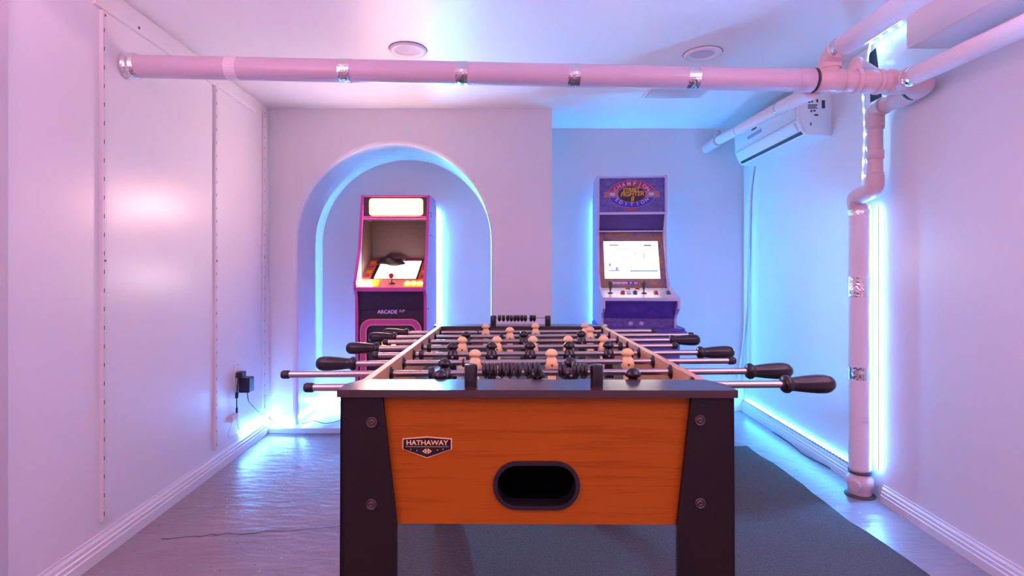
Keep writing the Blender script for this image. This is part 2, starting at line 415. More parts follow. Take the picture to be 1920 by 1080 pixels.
ap = thing('access_panel', 'flat square white access panel in the ceiling right of the middle', 'panel', (1.08, 3.38, ZC))
obj('panel_frame', MB().bbox((0.885, 3.27, ZC-0.010), (1.275, 3.49, ZC+0.001), 0.003), trim_paint, ap)
obj('panel_door', MB().bbox((0.905, 3.285, ZC-0.014), (1.255, 3.475, ZC-0.008), 0.002), dull_paint, ap)

# ------------------------------------------------------------------ pipes
zc = lambda x: 1.966-(x+1.6)*0.060/2.9              # the crossing drain falls towards the right
YP, RP = 2.25, 0.0465
cp = thing('drain_pipe', 'long white drain pipe crossing the room under the ceiling, with foil bands', 'pipe', (xl(YP), YP, zc(xl(YP))))
obj('pipe', MB().tube([(xl(YP)-0.01, YP, zc(-1.6)), (1.27, YP, zc(1.27))], RP, 28), pvc, cp)
# crumpled collar at the left wall
col = MB(); rs = [0.050, 0.056, 0.051, 0.055, 0.049]
col.tube([(xl(YP)+0.002+0.014*k, YP, zc(-1.58)) for k in range(5)], rs, 18, True, False); obj('wall_collar', col, foil, cp)
sk = MB().lathe([(0.012, 0), (0.010, 0.004), (0.0001, 0.006)], (0, 0, 0), 'Y', 10)
def band(px, wpx, nm, m, parent, r=RP+0.0012):
    x = (px-CX)*YP/F; h = wpx*YP/F/2
    obj(nm, MB().tube([(x-h, YP, zc(x-h)), (x-h*0.3, YP+0.0005, zc(x)), (x+h*0.4, YP-0.0004, zc(x)), (x+h, YP, zc(x+h))], [r, r+0.0008, r+0.0002, r+0.0006], 28, True, False), m, parent)
for px in (648, 866, 1075, 1297): band(px, 22, 'foil_band', foil, cp)
band(438, 22, 'tape_band', insul, cp)
# fittings at the right end
ft = lambda x0, x1, r, nm='coupling', m=fitting_m: obj(nm, MB().tube([(x0, YP, zc(x0)), (x0+0.004, YP, zc(x0)), (x1-0.004, YP, zc(x1)), (x1, YP, zc(x1))], [r-0.004, r, r, r-0.004], 28), m, cp)
ft(1.215, 1.285, 0.049, 'coupling', pvc); ft(1.288, 1.296, 0.0505, 'clamp_ring', band_dark)
ft(1.296, 1.40, 0.050); ft(1.40, 1.47, 0.0445); ft(1.455, 1.475, 0.052); ft(1.475, 1.57, 0.0455); ft(1.545, 1.565, 0.052); ft(1.565, 1.60, 0.047); ft(1.595, 1.615, 0.052); ft(1.615, 1.69, 0.047)
obj('tee_neck', MB().tube([(1.353, YP, zc(1.353)), (1.353, YP, zc(1.353)+0.06), (1.353, YP-0.012, zc(1.353)+0.088), (1.353, YP-0.05, 2.012)], [0.041, 0.041, 0.041, 0.041], 24), fitting_m, cp)
obj('tee_collar', MB().tube([(1.353, YP, zc(1.353)+0.048), (1.353, YP, zc(1.353)+0.068)], 0.046, 24), fitting_m, cp)
obj('side_branch', MB().tube(rpath([(1.46, YP, zc(1.46)), (1.47, YP+0.02, 1.985), (xr(2.66)-0.0, 2.665, 2.075)], 0.07, 8), 0.032, 22), fitting_m, cp)
el = rpath([(1.66, YP, zc(1.66)), (1.758, YP, zc(1.758)), (1.762, 2.42, 1.885)], 0.075, 10)
obj('elbow', MB().tube(el, [0.047]*len(el), 26), fitting_m, cp)
obj('elbow_ring', MB().tube([(1.756, YP+0.065, 1.896), (1.757, YP+0.075, 1.895)], 0.0505, 26), band_dark, cp)
obj('tee_front', MB().tube([(1.633, YP, zc(1.633)), (1.633, YP-0.07, 1.893)], 0.042, 24), fitting_m, cp)

def insulated(name, label, p0, p1, r, bands, mt=insul, cr=None):
    p0, p1 = Vector(p0), Vector(p1); d = (p1-p0)
    t_ = thing(name, label, 'pipe', p0, None)
    n = 14; path = [p0+d*k/n for k in range(n+1)]; rs = [r*(1+random.uniform(-0.012, 0.012)) for _ in path]
    obj('pipe_sleeve', MB().tube(path, rs, 26), mt, t_)
    for f0, wd, m_, nm in bands:
        q = wd/d.length; pts = [p0+d*(f0-q/2), p0+d*(f0-q/6), p0+d*(f0+q/5), p0+d*(f0+q/2)]
        obj(nm, MB().tube(pts, [r*1.035, r*1.055, r*1.035, r*1.05], 26, True, False), m_, t_)
    return t_
insulated('insulated_pipe', 'thick white wrapped pipe running toward the camera under the ceiling, left of the boxed duct', (1.353, 2.20, 2.013), (1.353, 0.4, 2.02), 0.040,
          [(0.02, 0.035, foil, 'foil_band'), (0.20, 0.012, insul, 'seam_band')])
insulated('insulated_pipe', 'thick white wrapped pipe running below the boxed duct along the right wall', (1.633, 2.19, 1.892), (1.695, 0.4, 1.892), 0.036,
          [(0.015, 0.04, foil, 'foil_band'), (0.31, 0.05, foil, 'foil_band'), (0.16, 0.01, insul, 'seam_band')])
pc = insulated('insulated_pipe', 'white wrapped pipe running to the back corner in front of the air conditioner', (1.30, 2.28, 1.872), (1.615, 4.08, 2.09), 0.0315,
          [(0.22, 0.03, foil, 'foil_band'), (0.66, 0.02, foil, 'foil_band'), (0.985, 0.06, foil, 'foil_band')])
obj('end_elbow', MB().tube(rpath([(1.612, 4.06, 2.088), (1.63, 4.17, 2.10), (1.60, YB+0.01, 2.075)], 0.05, 6), 0.040, 22), fitting_m, pc)
obj('clean_out_stub', MB().tube([(1.63, 4.15, 2.10), (1.645, 4.16, 2.185)], 0.022, 16), fitting_m, pc)

vp = thing('drain_pipe', 'white vertical drain pipe standing on the floor by the right wall, wrapped below', 'pipe', (1.765, 2.68, 0))
XU, YU, XV, YV = 1.75, 2.55, 1.765, 2.68
obj('sloping_pipe', MB().tube([(1.762, 2.35, 1.885), (XU, YU+0.01, 1.868)], 0.034, 22), fitting_m, vp)
obj('top_elbow', MB().tube(rpath([(XU+0.001, YU-0.06, 1.874), (XU, YU, 1.868), (XU, YU, 1.79)], 0.045, 8), 0.040, 22), fitting_m, vp)
obj('upper_pipe', MB().tube([(XU, YU, 1.80), (XU, YU, 1.53)], 0.033, 24), fitting_m, vp)
for z in (1.80, 1.66, 1.555): obj('coupling', MB().tube([(XU, YU, z-0.022), (XU, YU, z-0.018), (XU, YU, z+0.018), (XU, YU, z+0.022)], [0.034, 0.038, 0.038, 0.034], 24), fitting_m, vp)
off = rpath([(XU, YU, 1.56), (XU, YU, 1.50), (XV-0.03, YV, 1.47), (XV-0.0, YV, 1.40)], 0.05, 8)
obj('offset_bend', MB().tube(off, 0.040, 24), fitting_m, vp)
obj('bend_collar', MB().tube([(XV-0.002, YV, 1.435), (XV, YV, 1.41)], 0.0445, 24), fitting_m, vp)
n = 24; rs = [0.049*(1+random.uniform(-0.012, 0.012)) for _ in range(n+1)]
obj('wrapped_pipe', MB().tube([(XV, YV, 1.415-(1.415-0.135)*k/n) for k in range(n+1)], rs, 28), insul, vp)
def vband(py, hpx, nm, m_):
    z = CH-(py-CY)*2.66/F; h = hpx*2.66/F/2
    obj(nm, MB().tube([(XV, YV, z-h), (XV, YV, z-h*0.3), (XV+0.0004, YV, z+h*0.4), (XV, YV, z+h)], [0.0502, 0.0512, 0.0504, 0.0510], 28, True, False), m_, vp)
vband(398, 10, 'foil_band', foil); vband(538, 38, 'foil_band', foil); vband(700, 24, 'foil_band', foil); vband(886, 6, 'seam_band', band_dark)
# printed block on the wrap
for k, zz in enumerate((784, 789, 792, 795)):
    z = CH-(zz-CY)*2.63/F
    m = MB(); vs = []
    for i in range(7):
        a = math.radians(-112+i*5.0); vs += [(XV+0.0504*math.cos(a), YV+0.0504*math.sin(a), z-(0.0012 if k != 2 else 0.002)), (XV+0.0504*math.cos(a), YV+0.0504*math.sin(a), z+(0.0012 if k != 2 else 0.002))]
    m.add(vs, [(2*i, 2*i+2, 2*i+3, 2*i+1) for i in range(6)]); obj('printed_line', m, dull_paint, vp)
obj('floor_fitting', MB().lathe([(0.044, 0.14), (0.046, 0.095), (0.058, 0.088), (0.060, 0.055), (0.052, 0.045), (0.050, 0.0)], (XV, YV, 0), 'Z', 26), fitting_m, vp)
obj('clean_out_plug', MB().tube([(XV-0.02, YV-0.02, 0.07), (XV-0.062, YV-0.05, 0.065)], 0.026, 16), fitting_m, vp)
obj('floor_ring', MB().lathe([(0.068, 0.0), (0.066, 0.008), (0.05, 0.012)], (XV, YV, 0), 'Z', 22), band_dark, vp)

# ------------------------------------------------------------------ air conditioner
ac = thing('air_conditioner', 'white split air conditioner mounted high on the right wall', 'air conditioner', (xr(3.5), 3.5, 1.87))
pr = [(0, 2.13), (0.165, 2.13), (0.188, 2.115), (0.196, 2.08), (0.190, 1.965), (0.165, 1.905), (0.142, 1.882), (0.0, 1.872)]
def acp(a, z, y): return (xr(y)-a, y, z)
m = MB(); m.prism(pr, acp, 3.05, 3.96); obj('casing', m, ac_white, ac)
def acface(a0, z0, a1, z1, y0, y1, lift):
    d = Vector((-(a1-a0), z1-z0)); nrm = Vector((-(z1-z0), -(a1-a0))).normalized()   # in (x,z)
    if nrm.x > 0: nrm = -nrm
    m = MB(); vs = []
    for l_ in (0.0, lift):
        for a, z, y in ((a0, z0, y0), (a0, z0, y1), (a1, z1, y1), (a1, z1, y0)):
            vs.append((xr(y)-a+nrm.x*l_, y, z+nrm.y*l_))
    m.add(vs, [(0,1,2,3),(4,5,6,7),(0,1,5,4),(1,2,6,5),(2,3,7,6),(3,0,4,7)]); return m
obj('front_panel', acface(0.1955, 2.075, 0.1905, 1.985, 3.07, 3.94, 0.005), ac_white, ac)
obj('outlet_flap', acface(0.188, 1.958, 0.167, 1.908, 3.09, 3.92, 0.004), ac_white, ac)
obj('outlet_slot', acface(0.164, 1.903, 0.150, 1.889, 3.07, 3.93, 0.0025), slot_black, ac)
obj('panel_seam', acface(0.1908, 1.977, 0.1900, 1.966, 3.07, 3.94, 0.001), dull_paint, ac)
obj('display', acface(0.1938, 2.034, 0.1926, 2.012, 3.50, 3.72, 0.0062), ac_grey, ac)
obj('logo', acface(0.1948, 2.066, 0.1942, 2.054, 3.57, 3.65, 0.0062), ink, ac)
# printed notes on the end facing the camera
def note(px0, py0, px1, py1):
    a, b_ = at(px0, py0, 3.05), at(px1, py1, 3.05); return MB().box((a.x, 3.0492, b_.z), (b_.x, 3.051, a.z))
obj('side_cover', MB().prism([(0.02, 2.12), (0.16, 2.12), (0.186, 2.07), (0.180, 1.97), (0.145, 1.892), (0.02, 1.885)], acp, 3.046, 3.051), ac_white, ac)
def note2(px0, py0, px1, py1):
    a, b_ = at(px0, py0, 3.045), at(px1, py1, 3.045); return MB().box((a.x, 3.0448, b_.z), (b_.x, 3.0462, a.z))
for q in ((1515, 196, 1533, 198), (1515, 199.5, 1531, 201), (1515, 202, 1533, 203.5), (1516, 190, 1519, 193), (1521, 189, 1524, 192), (1520, 206, 1523, 210), (1525, 206, 1529, 209),
          (1527, 214, 1534, 217), (1541, 188, 1547, 203), (1519, 230, 1522, 232), (1519, 233, 1522, 235), (1531, 186, 1534, 192)):
    obj('printed_note', note2(*q), ink, ac)
# drain tube and cable below it
def wr(px, py):
    d = min(1743.1/(px-987.2), 4.245); return Vector(((px-CX)*d/F-0.012, d-0.006, CH-(py-CY)*d/F))
rc = thing('cable_raceway', 'white cable raceway hanging from the air conditioner down the right wall', 'cable', wr(1404, 560))
obj('sleeve', MB().tube([wr(*p) for p in ((1416, 308), (1410, 350), (1407.5, 400), (1406, 468))], 0.0135, 12), cord_white, rc)
obj('tube', MB().tube([wr(*p) for p in ((1406, 460), (1404.5, 530), (1402.5, 580), (1397, 640), (1389, 700), (1384, 745))], 0.0085, 12), cord_white, rc)
obj('cord', MB().tube([wr(*p) for p in ((1408, 460), (1407, 530), (1406, 600), (1407, 690), (1408, 745))], 0.005, 10), cord_white, rc)

# ------------------------------------------------------------------ LED strips
ledm = MB().bbox((-0.004, -0.004, -0.002), (0.004, 0.004, 0.002), 0.001); led_me = mesh('led', ledm, led_dot)
def led_strip(label, segs, mcol, spacing=0.033, width=0.010, leds=True, sleeve=True, group='LED light strips', lm=None, edge=False):
    # segs: list of (p0, p1, normal)
    org = Vector(segs[0][0]); t_ = thing('led_strip', label, 'light strip', org, group)
    tp = MB(); sl = MB(); dk_ = MB(); lm = lm or led_me
    for p0, p1, nn in segs:
        p0, p1, nn = Vector(p0), Vector(p1), Vector(nn).normalized(); d = p1-p0; L = d.length; d.normalize(); bb = nn.cross(d).normalized()
        c_ = (p0+p1)/2
        tp.obox(c_+nn*0.001, d*L/2, bb*width/2, nn*0.001)
        if edge: sg = 1 if bb.z < 0 else -1; dk_.obox(c_+nn*0.003+bb*sg*(width/2+0.0025), d*L/2, bb*0.0025, nn*0.003)
        if sleeve: sl.obox(c_+nn*0.0035, d*L/2, bb*width*0.32, nn*0.0015)
        if leds:
            k = spacing/2
            rot = Matrix((d, bb, nn)).transposed().to_euler()
            while k < L:
                inst('led', lm, t_, p0+d*k+nn*0.006, rot); k += spacing
    obj('tape', tp, tape_m, t_)
    if edge: obj('tape_edge', dk_, cord_black, t_)
    if sleeve: obj('diffuser', sl, mcol, t_)
    return t_
led_strip('glowing blue-white LED strip along the step below the arch, left of the arcade cabinet',
          [((xl(3.3)+0.003, 3.30, 0.112), (xl(3.72)+0.003, 3.72, 0.112), (1, 0, 0.2)),
           ((xl(3.74)+0.02, YA-0.003, 0.06), (AC_-AR-0.02, YA-0.003, 0.06), (0, -1, 0.1)),
           ((AC_-AR+0.002, YA+0.03, 0.085), (AC_-AR+0.002, YB-0.02, 0.085), (1, 0, 0.2)),
           ((AC_-AR+0.01, YB-0.002, 0.085), (-0.99, YB-0.002, 0.085), (0, -1, 0.2))], led_blue)
led_strip('vertical white-glowing LED strip inside the arched niche behind the pink-edged cabinet',
          [((-0.530, YB-0.002, 0.05), (-0.530, YB-0.002, 1.575), (0, -1, 0))], led_niche, 0.030, 0.022)
led_strip('LED strip hidden behind the purple cabinet, washing the recess wall cyan',
          [((0.735, YB-0.002, 0.1), (0.735, YB-0.002, 1.66), (0, -1, 0)), ((0.735, YB-0.002, 1.66), (1.17, YB-0.002, 1.66), (0, -1, 0)), ((1.17, YB-0.002, 1.66), (1.17, YB-0.002, 0.1), (0, -1, 0))], led_recess, 0.05)
led_strip('long LED strip above the baseboard at the far right wall, separate dots showing',
          [((xr(2.76)-0.003, 2.76, 0.097), (xr(4.25)-0.003, 4.25, 0.097), (-1, 0, 0.2))], led_cyan, 0.031, 0.010, True, False, lm=mesh('led', ledm, led_cyan_dot), edge=True)
led_strip('vertical LED strip on the right wall close behind the wrapped drain pipe',
          [((xr(2.648)-0.002, 2.648, 0.14), (xr(2.648)-0.002, 2.648, 1.43), (-1, 0, 0))], led_blue, 0.030, 0.016)
led_strip('loose LED strip hanging from the ceiling corner beside the upper drain pipe',
          [((xr(2.28)-0.03, 2.28, ZC-0.004), (xr(2.66)-0.03, 2.66, ZC-0.004), (-0.4, 0, -1)),
           ((xr(2.66)-0.03, 2.66, ZC-0.01), (1.745, 2.63, 1.985), (-0.3, -1, 0)),
           ((1.745, 2.63, 1.985), (1.735, 2.60, 1.80), (-0.3, -1, 0)), ((1.735, 2.60, 1.80), (1.722, 2.60, 1.50), (-0.3, -1, 0))], led_blue, 0.066, 0.008, True, False)

# ------------------------------------------------------------------ outlet and adapters on the left wall
yo = 3.26
ou = thing('wall_outlet', 'white wall outlet plate low on the left wall, adapters plugged in', 'outlet', (xl(yo), yo, 0.476))
obj('plate', MB().bbox((xl(yo)-0.006, yo-0.04, 0.415), (xl(yo)+0.005, yo+0.04, 0.545), 0.003), outlet_m, ou)
for dz in (0.03, -0.03): obj('socket', MB().bbox((xl(yo), yo-0.018, 0.476+dz-0.017), (xl(yo)+0.0075, yo+0.018, 0.476+dz+0.017), 0.003), trim_paint, ou)
a1 = thing('power_adapter', 'square black power adapter with a cord to the LED strip, in the left wall outlet', 'adapter', (xl(yo)+0.05, yo+0.05, 0.41))
obj('body', MB().bbox((xl(yo)+0.0075, yo+0.005, 0.372), (xl(yo)+0.072, yo+0.075, 0.462), 0.006), charger_m, a1)
obj('cord', MB().tube(rpath([(xl(yo)+0.045, yo+0.04, 0.374), (xl(yo)+0.04, yo+0.06, 0.31), (xl(yo)+0.03, yo+0.22, 0.20), (xl(yo)+0.02, yo+0.38, 0.135), (xl(3.7)+0.06, 3.70, 0.06)], 0.06, 5), 0.0026, 8), cord_black, a1)
a2 = thing('power_adapter', 'small flat black plug adapter above the square one on the left wall', 'adapter', (xl(yo)+0.03, yo-0.02, 0.48))
obj('body', MB().bbox((xl(yo)+0.0075, yo-0.03, 0.470), (xl(yo)+0.045, yo+0.03, 0.503), 0.005), charger_m, a2)
obj('cord', MB().tube(rpath([(xl(yo)+0.03, yo-0.03, 0.48), (xl(yo)+0.03, yo-0.05, 0.45), (xl(yo)+0.024, yo-0.05, 0.36), (xl(yo)+0.02, yo-0.04, 0.27)], 0.03, 5), 0.0034, 8), cord_black, a2)
obj('connector', MB().tube([(xl(yo)+0.027, yo-0.051, 0.39), (xl(yo)+0.024, yo-0.05, 0.355)], 0.009, 10), charger_m, a2)
obj('connector', MB().tube([(xl(yo)+0.021, yo-0.042, 0.295), (xl(yo)+0.02, yo-0.04, 0.265)], 0.006, 10), charger_m, a2)
a3 = thing('led_controller', 'small white LED controller box hanging by its cord on the left wall', 'controller', (xl(yo)+0.02, yo-0.07, 0.25))
obj('body', MB().bbox((xl(yo)+0.004, yo-0.105, 0.222), (xl(yo)+0.026, yo-0.06, 0.262), 0.006), cord_white, a3)
obj('body', MB().bbox((xl(yo)+0.004, yo-0.055, 0.225), (xl(yo)+0.024, yo-0.022, 0.266), 0.006), cord_white, a3)
obj('cord', MB().tube(rpath([(xl(yo)+0.015, yo-0.03, 0.226), (xl(yo)+0.015, yo-0.01, 0.15), (xl(yo)+0.012, yo+0.1, 0.13)], 0.04, 5), 0.002, 8), cord_white, a3)
obj('cord', MB().tube(rpath([(xl(yo)+0.015, yo-0.09, 0.224), (xl(yo)+0.012, yo-0.14, 0.14), (xl(yo)+0.012, yo+0.06, 0.125)], 0.04, 5), 0.002, 8), cord_white, a3)
wc = obj('floor_cord', MB().tube(rpath([(-1.40, 3.75, 0.047), (-1.33, 3.80, 0.06), (-1.25, 3.76, 0.042), (-1.18, 3.83, 0.042), (-1.12, 4.0, 0.043), (-1.02, 4.06, 0.043)], 0.06, 5), 0.0028, 8), cord_black)
tag(wc, 'thin black cord lying in a wavy line on the step below the arch', 'cord')
wc2 = obj('floor_cord', MB().tube(rpath([(1.835, 2.82, 0.006), (1.83, 3.05, 0.005), (1.80, 3.25, 0.005), (1.83, 3.4, 0.005), (1.845, 3.7, 0.005)], 0.1, 6), 0.003, 8), cord_black)
tag(wc2, 'thin dark cord on the floor along the right baseboard under the LED dots', 'cord')

# ------------------------------------------------------------------ arcade cabinet in the niche
X0, X1 = -1.0, -0.522
c1 = thing('arcade_cabinet', 'upright arcade cabinet with magenta edges and lit marquee in the arched niche', 'arcade machine', (-0.76, 3.9, Z1))
side1 = [(3.64, Z1), (3.64, 0.94), (3.60, 0.985), (3.60, 1.035), (3.71, 1.25), (3.755, 1.47), (3.79, 1.634), (4.10, 1.634), (4.19, 1.56), (4.20, Z1)]
for xa, xb in ((X0, X0+0.016), (X1-0.016, X1)):
    sd = obj('side_panel', MB().prism(side1, lambda a, b_, d: (d, a, b_), xa, xb), cab_side, c1)
    ed = MB(); pts = side1[:8]
    for (y0, z0), (y1, z1) in zip(pts[:-1], pts[1:]):
        d = Vector((0, y1-y0, z1-z0)); L = d.length; d.normalize(); nn = Vector((0, -d.z, d.y))
        ed.obox(Vector(((xa+xb)/2, (y0+y1)/2, (z0+z1)/2))+nn*0.002, (0.0095, 0, 0), d*(L/2+0.0015), nn*0.0035)
    obj('edge_strip', ed, cab_mag, sd)
xa, xb = X0+0.016, X1-0.016
def slab(y0, z0, y1, z1, th, x0=xa, x1=xb, lift=0.0):
    # slanted panel from (y0,z0) to (y1,z1); thickness away from the viewer side
    d = Vector((0, y1-y0, z1-z0)).normalized(); nn = Vector((0, -d.z, d.y))
    if nn.y > 0 and abs(nn.y) > 0.3: nn = -nn
    if abs(nn.y) <= 0.3 and nn.z < 0: nn = -nn
    m = MB(); c_ = Vector(((x0+x1)/2, (y0+y1)/2, (z0+z1)/2))+nn*(lift-th/2)
    m.obox(c_, ((x1-x0)/2, 0, 0), d*(Vector((0, y1-y0, z1-z0)).length/2), nn*th/2); return m
obj('front_panel', slab(3.665, Z1, 3.665, 0.84, 0.015), cab_dark, c1)
obj('apron_panel', slab(3.66, 0.84, 3.635, 0.975, 0.015), cab_dark, c1)
dk = obj('control_panel', slab(3.605, 1.0, 3.725, 1.046, 0.03), deck_pink, c1)
obj('deck_edge', MB().bbox((xa, 3.598, 0.972), (xb, 3.612, 0.998), 0.003), cab_mag, c1)
bz = obj('screen_bezel', slab(3.725, 1.050, 4.03, 1.195, 0.02), decal_orange, c1)
obj('back_panel', slab(4.04, 1.19, 4.02, 1.50, 0.015), cab_in, c1)
obj('inner_liner', MB().prism([(3.73, 1.06), (4.02, 1.2), (4.02, 1.47), (3.78, 1.47), (3.73, 1.25)], lambda a, b_, d: (d, a, b_), xa, xa+0.003), cab_in, c1)
obj('inner_liner', MB().prism([(3.73, 1.06), (4.02, 1.2), (4.02, 1.47), (3.78, 1.47), (3.73, 1.25)], lambda a, b_, d: (d, a, b_), xb-0.003, xb), cab_in, c1)
obj('top_panel', MB().box((xa, 3.80, 1.618), (xb, 4.10, 1.632)), cab_dark, c1)
obj('rear_panel', MB().box((xa, 4.18, Z1), (xb, 4.195, 1.55)), cab_dark, c1)
def spt(u, v, y0, z0, y1, z1, lift):
    # point on slanted panel: u across (m from cabinet centre), v 0..1 along
    d = Vector((0, y1-y0, z1-z0)); nn = Vector((0, -d.z, d.y)).normalized()
    if nn.z < 0: nn = -nn
    return Vector(((X0+X1)/2+u, y0, z0))+d*v+nn*lift
B = (3.725, 1.050, 4.03, 1.195)
def bezel_quad(u0, v0, u1, v1, lift, th=0.0015, P=B):
    m = MB(); vs = [spt(u, v, *P, l_) for l_ in (lift, lift+th) for u, v in ((u0, v0), (u1, v0), (u1, v1), (u0, v1))]
    m.add(vs, [(0,3,2,1),(4,5,6,7),(0,1,5,4),(1,2,6,5),(2,3,7,6),(3,0,4,7)]); return m
obj('screen_frame', bezel_quad(-0.165, 0.01, 0.165, 0.93, 0.0003), logo_black, c1)
obj('screen', bezel_quad(-0.138, 0.045, 0.15, 0.88, 0.002), screen1_e, c1)
for k in range(4):
    for s_ in (-1, 1):
        obj('bezel_decal', bezel_quad(s_*0.198-0.02, 0.08+k*0.23, s_*0.198+0.02, 0.20+k*0.23, 0.0006, 0.0008), decal_mag if (k+s_) % 2 else deck_yellow, c1)
obj('bezel_decal', bezel_quad(-0.222, 0.935, 0.222, 0.995, 0.0006, 0.0008), decal_mag, c1)
D = (3.605, 1.0, 3.725, 1.046)
obj('deck_decal', bezel_quad(0.085, 0.05, 0.22, 0.95, 0.0003, 0.0008, D), deck_yellow, dk)
obj('deck_decal', bezel_quad(-0.22, 0.05, -0.085, 0.95, 0.0003, 0.0008, D), deck_yellow, dk)
nd = (Vector((0, D[2]-D[0], D[3]-D[1]))); ang = math.atan2(nd.z, nd.y)
bl = MB().lathe([(0.019, 0), (0.019, 0.004), (0.014, 0.007), (0.013, 0.012), (0.0001, 0.0145)], (0, 0, 0), 'Z', 20)
by_me = mesh('button', bl, btn_yellow_e); bw_me = mesh('button', bl, btn_white_e)
for u in (0.105, 0.148, 0.192): inst('button', by_me, dk, spt(u, 0.5, *D, 0.001), (ang, 0, 0), 'yellow lit button')
for u in (-0.20, -0.155): inst('button', bw_me, dk, spt(u, 0.55, *D, 0.001), (ang, 0, 0), 'white lit button')
js = obj('joystick', MB().tube([spt(0.0, 0.5, *D, 0.0), spt(0.0, 0.5, *D, 0.045)], 0.005, 10), steel_dark, c1)
p = spt(0.0, 0.5, *D, 0.058); obj('ball_top', MB().lathe([(0.0001, -0.019)]+[(0.019*math.sin(math.pi*k/10), -0.019*math.cos(math.pi*k/10)) for k in range(1, 10)]+[(0.0001, 0.019)], p, 'Z', 18), red_ball, js)
p = spt(0.0, 0.5, *D, 0.001); obj('dust_washer', MB().lathe([(0.022, 0), (0.022, 0.004), (0.008, 0.008)], p, 'Z', 18), black_plastic, js)
# marquee
obj('marquee_frame', MB().box((xa, 3.785, 1.49), (xb, 3.80, 1.628)), cab_dark, c1)
obj('marquee_bottom_strip', MB().bbox((xa, 3.765, 1.472), (xb, 3.80, 1.490), 0.003), cab_mag, c1)
obj('marquee_top_strip', MB().bbox((xa, 3.780, 1.626), (xb, 3.81, 1.638), 0.003), cab_mag, c1)
obj('marquee_floor', MB().box((xa, 3.80, 1.478), (xb, 4.02, 1.492)), cab_in, c1)
def rrect(x0, z0, x1, z1, r, n=6):
    pts = []
    for cx_, cz_, a0 in ((x1-r, z1-r, 0), (x0+r, z1-r, 90), (x0+r, z0+r, 180), (x1-r, z0+r, 270)):
        for k in range(n+1):
            a = math.radians(a0+90*k/n); pts.append((cx_+r*math.cos(a), cz_+r*math.sin(a)))
    return pts
fy = lambda a, b_, d: (a, d, b_)
mc = lambda px, py: at(px, py, 3.78)
a, b_ = mc(692, 404), mc(793, 372)
obj('marquee_glow_border', MB().prism(rrect(a.x, a.z, b_.x, b_.z, 0.02), fy, 3.781, 3.786), marquee_rim, c1)
obj('marquee_light', MB().prism(rrect(a.x+0.008, a.z+0.008, b_.x-0.008, b_.z-0.008, 0.016), fy, 3.779, 3.783), marquee_e, c1)
for px, py, wx, hz in ((705, 396, 5, 5), (722, 385, 7, 6), (738, 387, 5, 9), (752, 386, 6, 5), (768, 388, 7, 7), (781, 386, 4, 5)):
    q = mc(px, py); obj('marquee_print', MB().prism(rrect(q.x-wx*0.0037/2, q.z-hz*0.0037/2, q.x+wx*0.0037/2, q.z+hz*0.0037/2, 0.006, 4), fy, 3.7776, 3.7795), marquee_art, c1)
# lower front print
place1 = lambda x, y, z: ((733.5-CX)*3.65/F+x, 3.6505-z, CH-(585-CY)*3.65/F+y)
obj('logo_lettering', text_mb('ARCADE', 0.034, lambda x, y, z: place1(x-0.026, y, z), offset=0.0012, sx=1.0), logo_white, c1)
obj('logo_lettering', text_mb('1UP', 0.024, lambda x, y, z: place1(x+0.070, y+0.006, z), offset=0.0006, shear=0.2), logo_white, c1)
def ring(o0, o1, y0, y1):
    n = len(o0); m = MB(); vs = [(x, y, z) for y in (y0, y1) for x, z in o0] + [(x, y, z) for y in (y0, y1) for x, z in o1]
    m.add(vs, [(i, (i+1) % n, 2*n+(i+1) % n, 2*n+i) for i in range(n)] + [(i, (i+1) % n, n+(i+1) % n, n+i) for i in range(n)] +
          [(2*n+i, 2*n+(i+1) % n, 3*n+(i+1) % n, 3*n+i) for i in range(n)]); return m
ql, qr = at(675, 598, 3.65), at(790.5, 598, 3.65)
zt, zb = ql.z, 0.16
mk = lambda i: rrect(ql.x+i, zb+i, qr.x-i, zt-i, 0.075-i*0.8, 8)
obj('frame_print_outer_line', ring(mk(0), mk(0.006), 3.648, 3.651), cab_orange, c1)
obj('frame_print', ring(mk(0.006), mk(0.038), 3.6485, 3.651), cab_mag, c1)
obj('frame_print_inner_line', ring(mk(0.038), mk(0.044), 3.648, 3.651), cab_orange, c1)
obj('coin_door', MB().bbox((-0.87, 3.640, 0.28), (-0.70, 3.652, 0.66), 0.004), logo_black, c1)
for px in (720, 738):
    q = at(px, 645, 3.64); obj('coin_slot', MB().bbox((q.x-0.014, 3.634, q.z-0.02), (q.x+0.014, 3.642, q.z+0.02), 0.003), coin_e, c1)
for y, z in ((3.83, 1.52), (3.86, 1.50), (3.84, 1.36), (3.70, 0.85)): obj('side_screw', MB().lathe([(0.006, 0), (0.006, 0.002), (0.002, 0.004)], (X1, y, z), 'X', 10), slot_black, c1)
# crumpled dark cloth on the top edge of the screen
cl = MB(); nu, nv = 14, 8; vs = []
for i in range(nu+1):
    for j in range(nv+1):
        u, v = i/nu, j/nv; x = -0.93+0.20*u; q = spt(0, 0.66+0.30*v+0.05*math.sin(u*7), *B, 0)
        hgt = 0.004+0.038*max(0, math.sin(math.pi*u))**0.6*math.sin(math.pi*v)**0.8*(0.6+0.4*math.sin(u*11+v*5))
        vs.append((x+0.012*math.sin(v*9), q.y, q.z+hgt+0.012*u*v))
cl.add(vs, [(i*(nv+1)+j, (i+1)*(nv+1)+j, (i+1)*(nv+1)+j+1, i*(nv+1)+j+1) for i in range(nu) for j in range(nv)], True)
ck = obj('crumpled_cloth', cl, cloth_m); tag(ck, 'small crumpled dark cloth lying at the top left of the tilted cabinet screen', 'cloth')
md = ck.modifiers.new('thick', 'SOLIDIFY'); md.thickness = 0.004

